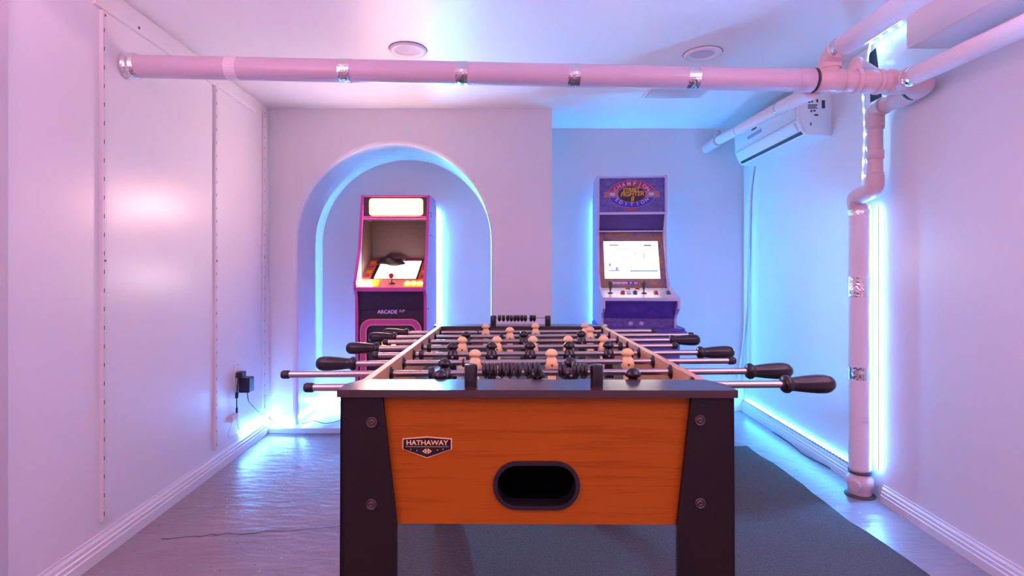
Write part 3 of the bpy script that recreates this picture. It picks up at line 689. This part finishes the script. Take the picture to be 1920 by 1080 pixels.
# ------------------------------------------------------------------ purple arcade cabinet in the recess (local frame, turned a little)
c2 = thing('arcade_cabinet', 'purple two-player arcade cabinet on a riser in the right recess, bright screen', 'arcade machine', (0, 0, 0))
YR = 3.95; H = 0.241
side2 = [(3.52, 0.74), (3.52, 0.80), (3.50, 0.825), (3.45, 0.85), (3.43, 0.87), (3.43, 0.935), (3.70, 1.0), (3.79, 1.10), (3.83, 1.40), (3.80, 1.515), (3.80, 1.778), (4.10, 1.778), (4.20, 1.66), (4.20, 0.74)]
side2 = [(y-YR, z) for y, z in side2]
for xa2, xb2 in ((-H, -H+0.014), (H-0.014, H)):
    sd = obj('side_panel', MB().prism(side2, lambda a, b_, d: (d, a, b_), xa2, xb2), sf_side, c2)
    ed = MB()
    for (y0, z0), (y1, z1) in zip(side2[4:11], side2[5:12]):
        d = Vector((0, y1-y0, z1-z0)); L = d.length; d.normalize(); nn = Vector((0, -d.z, d.y))
        ed.obox(Vector(((xa2+xb2)/2, (y0+y1)/2, (z0+z1)/2))+nn*0.0015, (0.0082, 0, 0), d*(L/2+0.001), nn*0.003)
    obj('edge_strip', ed, sf_side, sd)
h = H-0.014
def slab2(y0, z0, y1, z1, th, x0=-h, x1=h): return slab(y0-YR, z0, y1-YR, z1, th, x0, x1)
obj('marquee_panel', slab2(3.812, 1.520, 3.812, 1.765, 0.015), sf_art, c2)
obj('marquee_bottom_bar', MB().bbox((-h, 3.796-YR, 1.508), (h, 3.82-YR, 1.524), 0.003), sf_side, c2)
obj('marquee_top_bar', MB().bbox((-h, 3.796-YR, 1.762), (h, 3.82-YR, 1.776), 0.003), sf_side, c2)
obj('speaker_panel', slab2(3.86, 1.398, 3.815, 1.512, 0.012), sf_dark, c2)
obj('speaker_edge', MB().bbox((-h, 3.852-YR, 1.388), (h, 3.866-YR, 1.397), 0.002), sf_side, c2)
obj('top_panel', MB().box((-h, 3.82-YR, 1.762), (h, 4.10-YR, 1.776)), sf_side, c2)
obj('rear_panel', MB().box((-h, 4.18-YR, 0.74), (h, 4.195-YR, 1.66)), sf_dark, c2)
SB = (3.742-YR, 0.995, 3.885-YR, 1.388)
obj('screen_bezel', slab(*SB[:2], *SB[2:], 0.02, -h, h), sf_bezel, c2)
def bq(u0, v0, u1, v1, lift, th=0.0015, P=SB):
    d = Vector((0, P[2]-P[0], P[3]-P[1])); nn = Vector((0, -d.z, d.y)).normalized()
    if nn.z < 0 and abs(nn.z) > 0.5: nn = -nn
    if abs(nn.z) <= 0.5 and nn.y > 0: nn = -nn
    m = MB(); vs = [Vector((u, P[0], P[1]))+d*v+nn*l_ for l_ in (lift, lift+th) for u, v in ((u0, v0), (u1, v0), (u1, v1), (u0, v1))]
    m.add(vs, [(0,3,2,1),(4,5,6,7),(0,1,5,4),(1,2,6,5),(2,3,7,6),(3,0,4,7)]); return m
SU0, SU1, SV0, SV1 = -0.192, 0.188, 0.155, 0.825
scr = obj('screen', bq(SU0, SV0, SU1, SV1, 0.0005), screen2_rim, c2)
obj('screen_picture', bq(SU0+0.007, SV0+0.012, SU1-0.007, SV1-0.008, 0.0018), screen2_e, scr)
su = lambda u: SU0+(SU1-SU0)*u
sv = lambda v: SV1-(SV1-SV0)*v
for u0, v0, u1, v1, m_ in ((0.10, 0.085, 0.28, 0.125, screen_dark), (0.74, 0.095, 0.88, 0.135, screen_dark), (0.08, 0.775, 0.28, 0.82, screen_teal), (0.46, 0.78, 0.97, 0.825, screen_teal),
                           (0.15, 0.22, 0.18, 0.52, screen_pale), (0.35, 0.17, 0.44, 0.25, screen_pale), (0.74, 0.03, 0.95, 0.075, screen_pale), (0.55, 0.30, 0.59, 0.38, screen_tan),
                           (0.70, 0.32, 0.76, 0.48, screen_tan), (0.32, 0.46, 0.36, 0.52, screen_tan), (0.08, 0.60, 0.12, 0.69, screen_vio), (0.20, 0.70, 0.25, 0.79, screen_vio), (0.12, 0.58, 0.2, 0.6, screen_vio), (0.52, 0.83, 0.95, 0.86, screen_pale), (0.08, 0.83, 0.3, 0.86, screen_pale)):
    obj('screen_shape', bq(su(u0), sv(v1), su(u1), sv(v0), 0.0036, 0.0006), m_, scr)
obj('bezel_lettering', bq(-0.14, 0.065, 0.03, 0.09, 0.0006, 0.0005), logo_white, c2)
for u in (-0.135, -0.10, -0.065, -0.03, 0.0): obj('bezel_print', bq(u-0.006, 0.05, u+0.006, 0.10, 0.0008, 0.0006), sf_side if u < -0.05 else logo_blue, c2)
DK = (3.435-YR, 0.940, 3.735-YR, 0.993)
dk2 = obj('control_panel', slab(*DK[:2], *DK[2:], 0.02, -h, h), sf_deck, c2)
obj('deck_edge', MB().bbox((-H, 3.425-YR, 0.918), (H, 3.440-YR, 0.936), 0.003), sf_side, c2)
dkp = lambda u, v, lift: Vector((u, DK[0]+(DK[2]-DK[0])*v, DK[1]+(DK[3]-DK[1])*v+lift))
bl2 = MB().lathe([(0.0155, 0), (0.0155, 0.004), (0.011, 0.006), (0.010, 0.010), (0.0001, 0.012)], (0, 0, 0), 'Z', 16)
bme = [mesh('button', bl2, m_) for m_ in (btn_red, btn_white, btn_blue)]
for s_, u0 in ((0, -0.10), (1, 0.115)):
    for k in range(3):
        for j in range(2): inst('button', bme[k], dk2, dkp(u0+k*0.040+(0.008 if j else 0), 0.36+j*0.17, 0.0), (0.17, 0, 0), ('red', 'white', 'blue')[k]+' button')
for u in (-0.045, 0.02): inst('button', bme[0], dk2, dkp(u, 0.86, 0.0), (0.17, 0, 0))
for u in (-0.178, 0.040):
    q = dkp(u, 0.42, 0)
    j_ = obj('joystick', MB().tube([q, q+Vector((0, 0, 0.03))], 0.005, 10), steel_dark, c2)
    obj('bat_top', MB().lathe([(0.006, 0.025), (0.009, 0.034), (0.015, 0.058), (0.0155, 0.068), (0.012, 0.078), (0.0001, 0.083)], q, 'Z', 16), stick_m, j_)
    obj('dust_washer', MB().lathe([(0.018, 0), (0.018, 0.003), (0.006, 0.006)], q, 'Z', 16), black_plastic, j_)
obj('apron_panel', slab2(3.53, 0.80, 3.445, 0.922, 0.012), sf_purple, c2)
obj('front_panel', slab2(3.535, 0.74, 3.535, 0.80, 0.012), sf_art, c2)
for u in (-0.05, 0.02): obj('front_print', MB().prism(rrect(u-0.014, 0.755, u+0.014, 0.778, 0.009, 4), fy, 3.5338-YR, 3.536-YR), sf_side, c2)
# riser with a wide rounded top lip
rz = MB(); rz.prism(rrect(-0.245, 3.46-YR, 0.26, 4.20-YR, 0.06, 6), flat, 0.0, 0.685); ri = obj('riser', rz, sf_purple, c2)
lp = MB(); lp.prism(rrect(-0.250, 3.43-YR, 0.300, 4.22-YR, 0.07, 8), flat, 0.685, 0.722); lp.prism(rrect(-0.242, 3.442-YR, 0.288, 4.21-YR, 0.06, 8), flat, 0.722, 0.74); obj('riser_lip', lp, sf_purple, ri)
# marquee emblem
MX, MZ, MYF = 0.0, 1.650, 3.812-YR
def ell(rx, rz_, a0, a1, n=40): return [(MX+rx*math.cos(math.radians(a0+(a1-a0)*k/n)), MZ+rz_*math.sin(math.radians(a0+(a1-a0)*k/n))) for k in range(n+1)]
em = lambda pts, l0, l1: MB().prism(pts, fy, MYF-l1, MYF-l0)
obj('emblem_rim', em(ell(0.166, 0.098, 0, 360), 0.0, 0.0012), logo_ribbon, c2)
obj('emblem_top', em(ell(0.160, 0.093, 0, 180), 0.0008, 0.0020), logo_red, c2)
obj('emblem_bottom', em(ell(0.160, 0.093, 180, 360), 0.0008, 0.0020), logo_blue, c2)
obj('emblem_ribbon', em([(MX-0.196, MZ-0.022), (MX-0.19, MZ+0.018), (MX, MZ+0.030), (MX+0.19, MZ+0.018), (MX+0.196, MZ-0.022), (MX, MZ-0.026)], 0.0016, 0.0030), logo_ribbon, c2)
obj('emblem_centre_rim', em(ell(0.099, 0.060, 0, 360), 0.0024, 0.0036), logo_ribbon, c2)
obj('emblem_centre', em(ell(0.095, 0.056, 0, 360), 0.003, 0.0042), logo_black, c2)
for s_ in (-1, 1): obj('ribbon_patch', em(rrect(s_*0.135-0.018, MZ-0.010, s_*0.135+0.018, MZ+0.010, 0.007, 4), 0.0028, 0.0038), logo_white, c2)
def arc_text(txt, rx, rz_, a0, a1, size, m_, nm, up=True):
    ms = []
    for k, ch in enumerate(txt):
        a = math.radians(a0+(a1-a0)*k/(len(txt)-1)); cx_, cz_ = MX+rx*math.cos(a), MZ+rz_*math.sin(a)
        th = math.atan2(rz_*math.cos(a), -rx*math.sin(a)) + (math.pi if up else 0)
        ms.append(text_mb(ch, size, lambda x, y, z, th=th, cx_=cx_, cz_=cz_: (cx_+x*math.cos(th)-y*math.sin(th), MYF-0.003-z, cz_+x*math.sin(th)+y*math.cos(th)), offset=0.0006))
    obj(nm, merge(*ms), m_, c2)
arc_text('CHAMPION', 0.126, 0.074, 152, 28, 0.036, logo_white, 'emblem_lettering')
arc_text('EDITION', 0.122, 0.074, 212, 328, 0.034, logo_white, 'emblem_lettering', False)
pt = lambda dx, dz, rot=0.0: (lambda x, y, z: (MX+dx+x*math.cos(rot)-y*math.sin(rot), MYF-0.0050-z, MZ+dz+x*math.sin(rot)+y*math.cos(rot)))
obj('emblem_lettering', merge(text_mb('STREET', 0.036, pt(-0.006, 0.030, 0.06), offset=0.0013, shear=0.25, sx=1.0), text_mb('FIGHTER', 0.043, pt(0.002, 0.000, 0.05), offset=0.0014, shear=0.25, sx=0.98),
    text_mb('II', 0.046, pt(0.004, -0.035), offset=0.0014, shear=0.15)), logo_gold, c2)
obj('maker_label', em(rrect(-0.040, 1.530, 0.036, 1.548, 0.002, 2), 0.0, 0.0012), cap_red, c2)
obj('maker_lettering', text_mb('CAPCOM', 0.015, lambda x, y, z: (-0.002+x, MYF-0.0015-z, 1.539+y), offset=0.0003), logo_ribbon, c2)
c2.location = (0.912, YR, 0.0); c2.rotation_euler = (0, 0, math.radians(-4.5))

# ------------------------------------------------------------------ rug
m = MB(); nx, ny = 30, 30; vs = []
def rug_pt(i, j):
    u, v = i/nx, j/ny; y = 0.35+v*3.04; x = -0.47+u*(1.53+0.47)
    if i == nx: x += 0.010*math.sin(y*7)+0.004*math.sin(y*23)
    if j == ny: y += 0.01*math.sin(x*8)
    z = 0.006+(0.004*math.sin(y*7+x*1.5)**2 if i > nx*0.6 else 0.001)
    return (x, y, z)
vs = [rug_pt(i, j) for i in range(nx+1) for j in range(ny+1)]
m.add(vs, [(i*(ny+1)+j, (i+1)*(ny+1)+j, (i+1)*(ny+1)+j+1, i*(ny+1)+j+1) for i in range(nx) for j in range(ny)], True)
rg = obj('rug', m, rug_m); tag(rg, 'large grey-green flat rug under the foosball table, edge wavy', 'rug')
md = rg.modifiers.new('thick', 'SOLIDIFY'); md.thickness = 0.006; md.offset = -1

# ------------------------------------------------------------------ foosball table, built in its own frame and then set down
tb = thing('foosball_table', 'foosball table with cherry apron, black legs and steel rods in the middle of the room', 'foosball table', (0, 0, 0))
UC, VC, W0 = 0.055, 1.751, -1.10
L_ = lambda u, v, w_: Vector((u-UC, v-VC, w_-W0))
ZT = -0.2198-W0                                     # top surface in the table's frame
HL = 0.710                                          # half length
def lp_(px, py, v): return L_((px-953)*v/F, v, -(py-517)*v/F)
# end plates
for s_, nm in ((-1, 'end_top'), (1, 'end_top')):
    y0, y1 = (-HL, -HL+0.1075) if s_ < 0 else (HL-0.1075, HL)
    ch = 0.03
    pts = [(-0.385, -HL), (0.385, -HL), (0.385, -HL+0.06), (0.362, -HL+0.1075), (-0.362, -HL+0.1075), (-0.385, -HL+0.06)]
    if s_ > 0: pts = [(x, -y) for x, y in pts][::-1]
    obj(nm, MB().prism(pts, flat, ZT-0.0145, ZT), plate_m, tb, 'dark reddish-brown end top')
# side rails and inner walls
for s_ in (-1, 1):
    x0, x1 = (0.348, 0.365) if s_ > 0 else (-0.365, -0.348)
    obj('side_rail', MB().bbox((x0, -HL+0.1075, ZT-0.265), (x1, HL-0.1075, ZT-0.0005), 0.0015), rail_m, tb, 'light wood side rail')
    sb = MB(); sb.box((min(s_*0.362, s_*0.372), -HL+0.03, ZT-0.265), (max(s_*0.362, s_*0.372), HL-0.03, ZT-0.03)); obj('side_panel', sb, cherry, tb)
for s_ in (-1, 1):
    y = s_*(HL-0.1)
    ew = MB(); ya, yb2 = min(y, y+s_*0.015), max(y, y+s_*0.015)
    ew.box((-0.348, ya, ZT-0.115), (-0.11, yb2, ZT-0.0145)); ew.box((0.11, ya, ZT-0.115), (0.348, yb2, ZT-0.0145)); ew.box((-0.11, ya, ZT-0.03), (0.11, yb2, ZT-0.0145))
    obj('inner_end_wall', ew, inner_m, tb)
fd = obj('playing_field', MB().box((-0.348, -HL+0.09, ZT-0.112), (0.348, HL-0.09, ZT-0.100)), field_m, tb)
lines = MB(); z0, z1 = ZT-0.1002, ZT-0.0994
def ringf(r0, r1, cx_, cy_, a0=0, a1=360, n=32):
    vs = []
    for k in range(n+1):
        a = math.radians(a0+(a1-a0)*k/n)
        for r in (r0, r1): vs.append((cx_+r*math.cos(a), cy_+r*math.sin(a), z1))
    lines.add(vs, [(2*i, 2*i+2, 2*i+3, 2*i+1) for i in range(n)])
ringf(0.095, 0.101, 0, 0); lines.box((-0.34, -0.003, z0), (0.34, 0.003, z1)); ringf(0.0, 0.012, 0, 0)
for s_ in (-1, 1):
    lines.box((-0.19, s_*0.37-0.003, z0), (0.19, s_*0.37+0.003, z1))
    for x in (-0.19, 0.19): lines.box((x-0.003, min(s_*0.37, s_*0.61), z0), (x+0.003, max(s_*0.37, s_*0.61), z1))
obj('field_lines', lines, white_print, fd)
# aprons with the ball-return opening
ZA = ZT-0.265
YAF = -HL+0.0195
def apron(yf, yb2, hole):
    m = MB()
    outer = [(-0.365, ZA), (0.365, ZA), (0.365, ZT-0.0145), (-0.365, ZT-0.0145)]
    if not hole: return m.prism(outer, fy, yf, yb2)
    hl = rrect(-0.0815, hc-0.0445, 0.0815, hc+0.0445, 0.0440, 10)
    # four-piece face around the hole
    n = len(hl)
    for y in (yf, yb2):
        bm = bmesh.new(); vo = [bm.verts.new((x, y, z)) for x, z in outer]; vh = [bm.verts.new((x, y, z)) for x, z in hl]
        eo = [bm.edges.new((vo[i], vo[(i+1) % 4])) for i in range(4)]; eh = [bm.edges.new((vh[i], vh[(i+1) % n])) for i in range(n)]
        bmesh.ops.triangle_fill(bm, edges=eo+eh, use_beauty=True); m.frombm(bm)
    for lo in (outer, hl):
        k = len(lo); vs = [(x, y, z) for y in (yf, yb2) for x, z in lo]
        m.add(vs, [(i, (i+1) % k, (i+1) % k+k, i+k) for i in range(k)])
    return m
hc = lp_(1004, 907.5, 1.06).z
obj('end_apron', apron(YAF, YAF+0.016, True), cherry, tb)
obj('end_apron', apron(HL-0.036, HL-0.02, False), cherry, tb)
hx0, hx1, hz0, hz1 = -0.0845, 0.0845, hc-0.047, hc+0.047
br = obj('ball_return', ring(rrect(hx0, hz0, hx1, hz1, 0.0465, 10), rrect(hx0+0.008, hz0+0.008, hx1-0.008, hz1-0.008, 0.0385, 10), YAF-0.005, YAF+0.03), black_plastic, tb)
cup = MB(); o1 = rrect(hx0+0.004, hz0+0.004, hx1-0.004, hz1-0.004, 0.042, 10); n = len(o1)
cup.add([(x, y, z) for y in (YAF+0.002, YAF+0.085) for x, z in o1], [(i, (i+1) % n, (i+1) % n+n, i+n) for i in range(n)] + [[i+n for i in range(n)]]); obj('cup', cup, hole_black, br)
# cabinet underside
obj('bottom_panel', MB().box((-0.362, -HL+0.036, ZA+0.01), (0.362, HL-0.036, ZA+0.02)), leg_m, tb)
# legs
for sx in (-1, 1):
    for sy in (-1, 1):
        fz = (-0.0076 if sy < 0 else 0.009)+0.0064; zb_ = fz+0.011
        prof = [(sx*0.381, ZT-0.0145), (sx*0.2995, ZT-0.0145), (sx*0.271, ZA), (sx*0.268, zb_), (sx*0.381, zb_)]
        if sx > 0: prof = prof[::-1]
        y0 = -HL+0.0085 if sy < 0 else HL-0.019
        lg = MB(); lg.prism(prof, fy, y0, y0+0.0105)
        ys = [(sy*(HL-0.0085), ZT-0.0145), (sy*(HL-0.09), ZT-0.0145), (sy*(HL-0.105), ZA), (sy*(HL-0.09), zb_), (sy*(HL-0.0085), zb_)]
        lg.prism(ys, lambda a, b_, d: (d, a, b_), *sorted((sx*0.3725, sx*0.381)))
        lo = obj('leg', lg, leg_m, tb, 'wide tapered black leg')
        for py in ((792, 945) if sx < 0 else (787, 941)):
            q = lp_(697 if sx < 0 else 1310.5, py, 1.048); yb2 = sy*(HL-0.0085)
            bt = MB(); pf = [(0.0105, 0), (0.0105, 0.002), (0.0085, 0.0025), (0.0080, 0.001), (0.0055, 0.001), (0.005, 0.003), (0.0025, 0.003), (0.0022, 0.0005), (0.0001, 0.0005)]
            bt.lathe([(r, sy*h_) for r, h_ in pf], (q.x, yb2, q.z), 'Y', 16); obj('bolt', bt, bolt_m, lo)
        obj('leveling_foot', MB().lathe([(0.022, fz), (0.022, zb_+0.002), (0.008, zb_+0.010), (0.008, zb_+0.05)], (sx*0.335, sy*(HL-0.07), 0.0), 'Z', 16), black_rubber, lo)
# badge
bc = (lp_(801.5, 838, 1.06)); by = YAF
bpts = [(-0.0485, 0.0165), (0.0, 0.0205), (0.0485, 0.0165), (0.0485, -0.004), (0.0, -0.0215), (-0.0485, -0.004)]
bp = lambda k: [(bc.x+x*k, bc.z+0.001+z*k) for x, z in bpts]
bg = obj('badge', MB().prism(bp(1.0), fy, by-0.0022, by), gold_print, tb, 'black and gold shield badge')
obj('badge_field', MB().prism([(bc.x+x*0.955, bc.z+0.001+z*0.91) for x, z in bpts], fy, by-0.0028, by-0.001), badge_black, bg)
bplace = lambda dx, dz: (lambda x, y, z: (bc.x+dx+x, by-0.0031-z, bc.z+0.001+dz+y))
obj('badge_lettering', text_mb('HATHAWAY', 0.0128, bplace(0, 0.0085), offset=0.00018, extrude=0.0003, sx=1.12), gold_print, bg)
obj('badge_line', MB().box((bc.x-0.042, by-0.0032, bc.z+0.0018), (bc.x+0.042, by-0.0027, bc.z+0.0024)), gold_print, bg)
arr = MB()
for s_ in (-1, 1):
    o0 = [(s_*0.0012, 0.0055), (s_*0.0012, -0.0055), (s_*0.0095, 0.0)]; o1 = [(s_*0.0028, 0.0020), (s_*0.0028, -0.0020), (s_*0.0062, 0.0)]
    vs = [(bc.x+x, by-0.0033, bc.z-0.0065+z) for x, z in o0+o1]; arr.add(vs, [(0, 1, 4, 3), (1, 2, 5, 4), (2, 0, 3, 5)])
arr.box((bc.x-0.003, by-0.0034, bc.z-0.0072), (bc.x+0.003, by-0.0031, bc.z-0.0058))
obj('badge_mark', arr, gold_print, bg)
st = mesh('badge_star', MB().lathe([(0.0011, 0), (0.0008, 0.0004), (0.0001, 0.0005)], (0, 0, 0), 'Z', 6), gold_print)
for x, z in ((-0.032, -0.0035), (-0.020, -0.0055), (0.020, -0.0045), (0.031, -0.0028)): inst('badge_star', st, bg, (bc.x+x, by-0.0028, bc.z+z), (math.pi/2, 0, 0))

# score counters
post_me = mesh('post', MB().lathe([(0.0125, 0), (0.0130, 0.002), (0.0130, 0.039), (0.0118, 0.0415), (0.0001, 0.042)], (0, 0, 0), 'Z', 24), black_plastic)
bd = MB().lathe([(0.006, -0.0075), (0.0135, -0.0065), (0.0135, -0.0015), (0.0105, -0.001), (0.0105, 0.001), (0.0135, 0.0015), (0.0135, 0.0065), (0.006, 0.0075)], (0, 0, 0), 'X', 18)
bd.prism([(-0.0065, -0.010), (0.0065, -0.010), (0.0, -0.0185)], fy, -0.004, 0.004)
bead_me = mesh('bead', bd, bead_black)
def counter(v, xs, px0, px1, label):
    z = ZT+0.031
    a_, b2 = (px0-953)*v/F-UC, (px1-953)*v/F-UC
    wi = obj('score_counter', MB().tube([(a_, v-VC, z), (b2, v-VC, z)], 0.0016, 8), steel_dark, tb, label)
    for x in (a_, b2): inst('post', post_me, wi, (x, v-VC, ZT))
    for px in xs:
        o = inst('bead', bead_me, wi, ((px-953)*v/F-UC, v-VC, z), (random.uniform(-0.15, 0.15), 0, 0))
counter(1.088, (911, 925.5, 941, 956, 971, 990, 1007.5, 1053, 1079, 1094), 883, 1118, 'near score counter with black beads')
counter(2.42, (936.5, 944, 952, 958.7, 965.5, 971.7, 978.5, 985, 995.5, 1001.7), 925, 1027, 'far score counter with black beads')

# rods, handles, caps and players
def player_mesh(nm, m_, ms_):
    p_ = MB()
    pf = [(0.0001, 0.0375), (0.007, 0.0362), (0.0125, 0.0325), (0.0162, 0.0275), (0.0178, 0.0226), (0.0166, 0.0196), (0.0118, 0.0172), (0.0100, 0.0150), (0.0120, 0.0118), (0.0170, 0.0055), (0.0195, -0.002), (0.0197, -0.009), (0.0172, -0.0165), (0.0140, -0.020), (0.012, -0.022)]
    p_.lathe(pf[::-1], (0, 0, 0), 'Z', 20, 1.0, 0.78)
    # legs and foot wedge
    st_ = [(-0.018, 0.0115, 0.0085), (-0.036, 0.0110, 0.0075), (-0.052, 0.0118, 0.009), (-0.060, 0.0125, 0.015), (-0.072, 0.0125, 0.0155), (-0.0735, 0.0115, 0.0140)]
    vs = []
    for z, hx_, hy_ in st_: vs += [(-hx_, -hy_, z), (hx_, -hy_, z), (hx_, hy_, z), (-hx_, hy_, z)]
    fs = [(4*i+k, 4*i+(k+1) % 4, 4*i+4+(k+1) % 4, 4*i+4+k) for i in range(len(st_)-1) for k in range(4)]
    p_.add(vs, fs+[(0, 1, 2, 3), (20, 21, 22, 23)])
    p_.cur = 1; p_.lathe([(0.0034, 0.0), (0.0034, -0.0016), (0.0015, -0.0020), (0.0001, -0.0020)], (0, -0.0138, -0.0065), 'Y', 10); p_.cur = 0
    return mesh(nm, p_, [m_, ms_])
pm = {'tan': player_mesh('player', tan_plastic, screw_tan), 'black': player_mesh('player', player_black, screw_grey)}
def flute(j, a): return (-0.045*(0.5+0.5*math.cos(8*a)) if 5 <= j <= 9 else 0.0)
def handle_mb(r=1.0):
    # along +X from the rod side (0) to the far end (LH)
    pf = [(0.0085, 0.0), (0.0165, 0.001), (0.0195, 0.006), (0.0195, 0.012), (0.0150, 0.018), (0.0155, 0.026), (0.0185, 0.050), (0.0205, 0.075), (0.0205, 0.092), (0.0180, 0.103), (0.0120, 0.110), (0.0001, 0.112)]
    return MB().lathe(pf, (0, 0, 0), 'X', 48, 1, 1, flute)
h_me = mesh('handle', handle_mb(), black_plastic)
cap_me = mesh('end_cap', MB().lathe([(0.0090, 0.0), (0.0105, 0.002), (0.0105, 0.016), (0.0085, 0.020), (0.0001, 0.021)], (0, 0, 0), 'X', 18), black_rubber)
bush_me = mesh('bushing', MB().lathe([(0.0180, 0.0), (0.0180, 0.0022), (0.0115, 0.003), (0.0110, 0.007), (0.009, 0.007)], (0, 0, 0), 'X', 20), black_plastic)
bump_me = mesh('bumper', MB().lathe([(0.0095, 0.0), (0.0150, 0.001), (0.0150, 0.012), (0.0095, 0.014)], (0, 0, 0), 'X', 18), black_rubber)
ring_me = mesh('stop_ring', MB().lathe([(0.0085, -0.003), (0.0125, -0.0025), (0.0125, 0.0025), (0.0085, 0.003)], (0, 0, 0), 'X', 16), black_plastic)
TILT = math.radians(0.5); ZR = -0.2412-W0
RODS = [  # v, left end px, left kind, right end px, right kind, men colour, men px
    (2.316, 717, 'h', 1229, 'c', 'tan', (911, 1004, 1097)),
    (2.155, 691, 'h', 1299, 'c', 'tan', (956, 1106)),
    (1.993, 717, 'c', 1311, 'h', 'black', (874, 982, 1090)),
    (1.832, 649, 'h', 1270, 'c', 'tan', (867, 932, 999, 1065, 1131)),
    (1.670, 697, 'c', 1374, 'h', 'black', (849, 922, 994, 1067, 1140)),
    (1.509, 593, 'h', 1377, 'c', 'tan', (891, 1034, 1176)),
    (1.347, 527, 'c', 1481, 'h', 'black', (834, 1069)),
    (1.186, 570, 'c', 1559, 'h', 'black', (826, 1007, 1186))]
for v, pl, kl, pr_, kr, colr, men in RODS:
    X = lambda px: (px-953)*v/F-UC
    zr = lambda x: ZR+math.tan(TILT)*x
    y = v-VC; a_, b2 = X(pl), X(pr_); LH = 0.112
    ra = a_+(LH*0.6 if kl == 'h' else 0.004); rb = b2-(LH*0.6 if kr == 'h' else 0.004)
    rod = obj('player_rod', MB().tube([(ra, y, zr(ra)), (rb, y, zr(rb))], 0.0080, 16), chrome, tb, 'steel rod with %s players' % colr)
    for px in men: inst('player', pm[colr], rod, (X(px), y, zr(X(px))), (random.uniform(-0.03, 0.03)+(0.0), -TILT, 0), colr+' player')
    if kl == 'h': inst('handle', h_me, rod, (a_+LH, y, zr(a_+LH)), (0, 0, math.pi), 'black fluted handle')
    else: inst('end_cap', cap_me, rod, (a_+0.021, y, zr(a_)), (0, 0, math.pi), 'black rubber end cap')
    if kr == 'h': inst('handle', h_me, rod, (b2-LH, y, zr(b2-LH)), (0, -TILT, 0), 'black fluted handle')
    else: inst('end_cap', cap_me, rod, (b2-0.021, y, zr(b2)), (0, -TILT, 0), 'black rubber end cap')
    inst('bushing', bush_me, rod, (-0.348, y, zr(-0.348))); inst('bushing', bush_me, rod, (0.348, y, zr(0.348)), (0, 0, math.pi))
    if len(men) in (3, 2) and colr == 'tan': inst('stop_ring', ring_me, rod, (X(men[0])-0.033, y, zr(X(men[0]))))
    if len(men) in (5,):
        for px, s_ in ((men[0], -1), (men[-1], 1)): inst('bumper', bump_me, rod, (s_*0.330-(0.014 if s_ > 0 else 0), y, zr(s_*0.33)))
    elif len(men) == 2:
        for px, s_ in ((men[0], -1), (men[-1], 1)): inst('bumper', bump_me, rod, (X(px)+s_*0.026-(0.014 if s_ < 0 else 0), y, zr(X(px))))
P0 = Vector((UC, VC, W0)); R = Euler((-0.01185, 0, -0.0079)).to_matrix()
tb.rotation_euler = (-0.01185, 0, -0.0079); tb.location = Vector((0, 0, CH)) + R @ P0
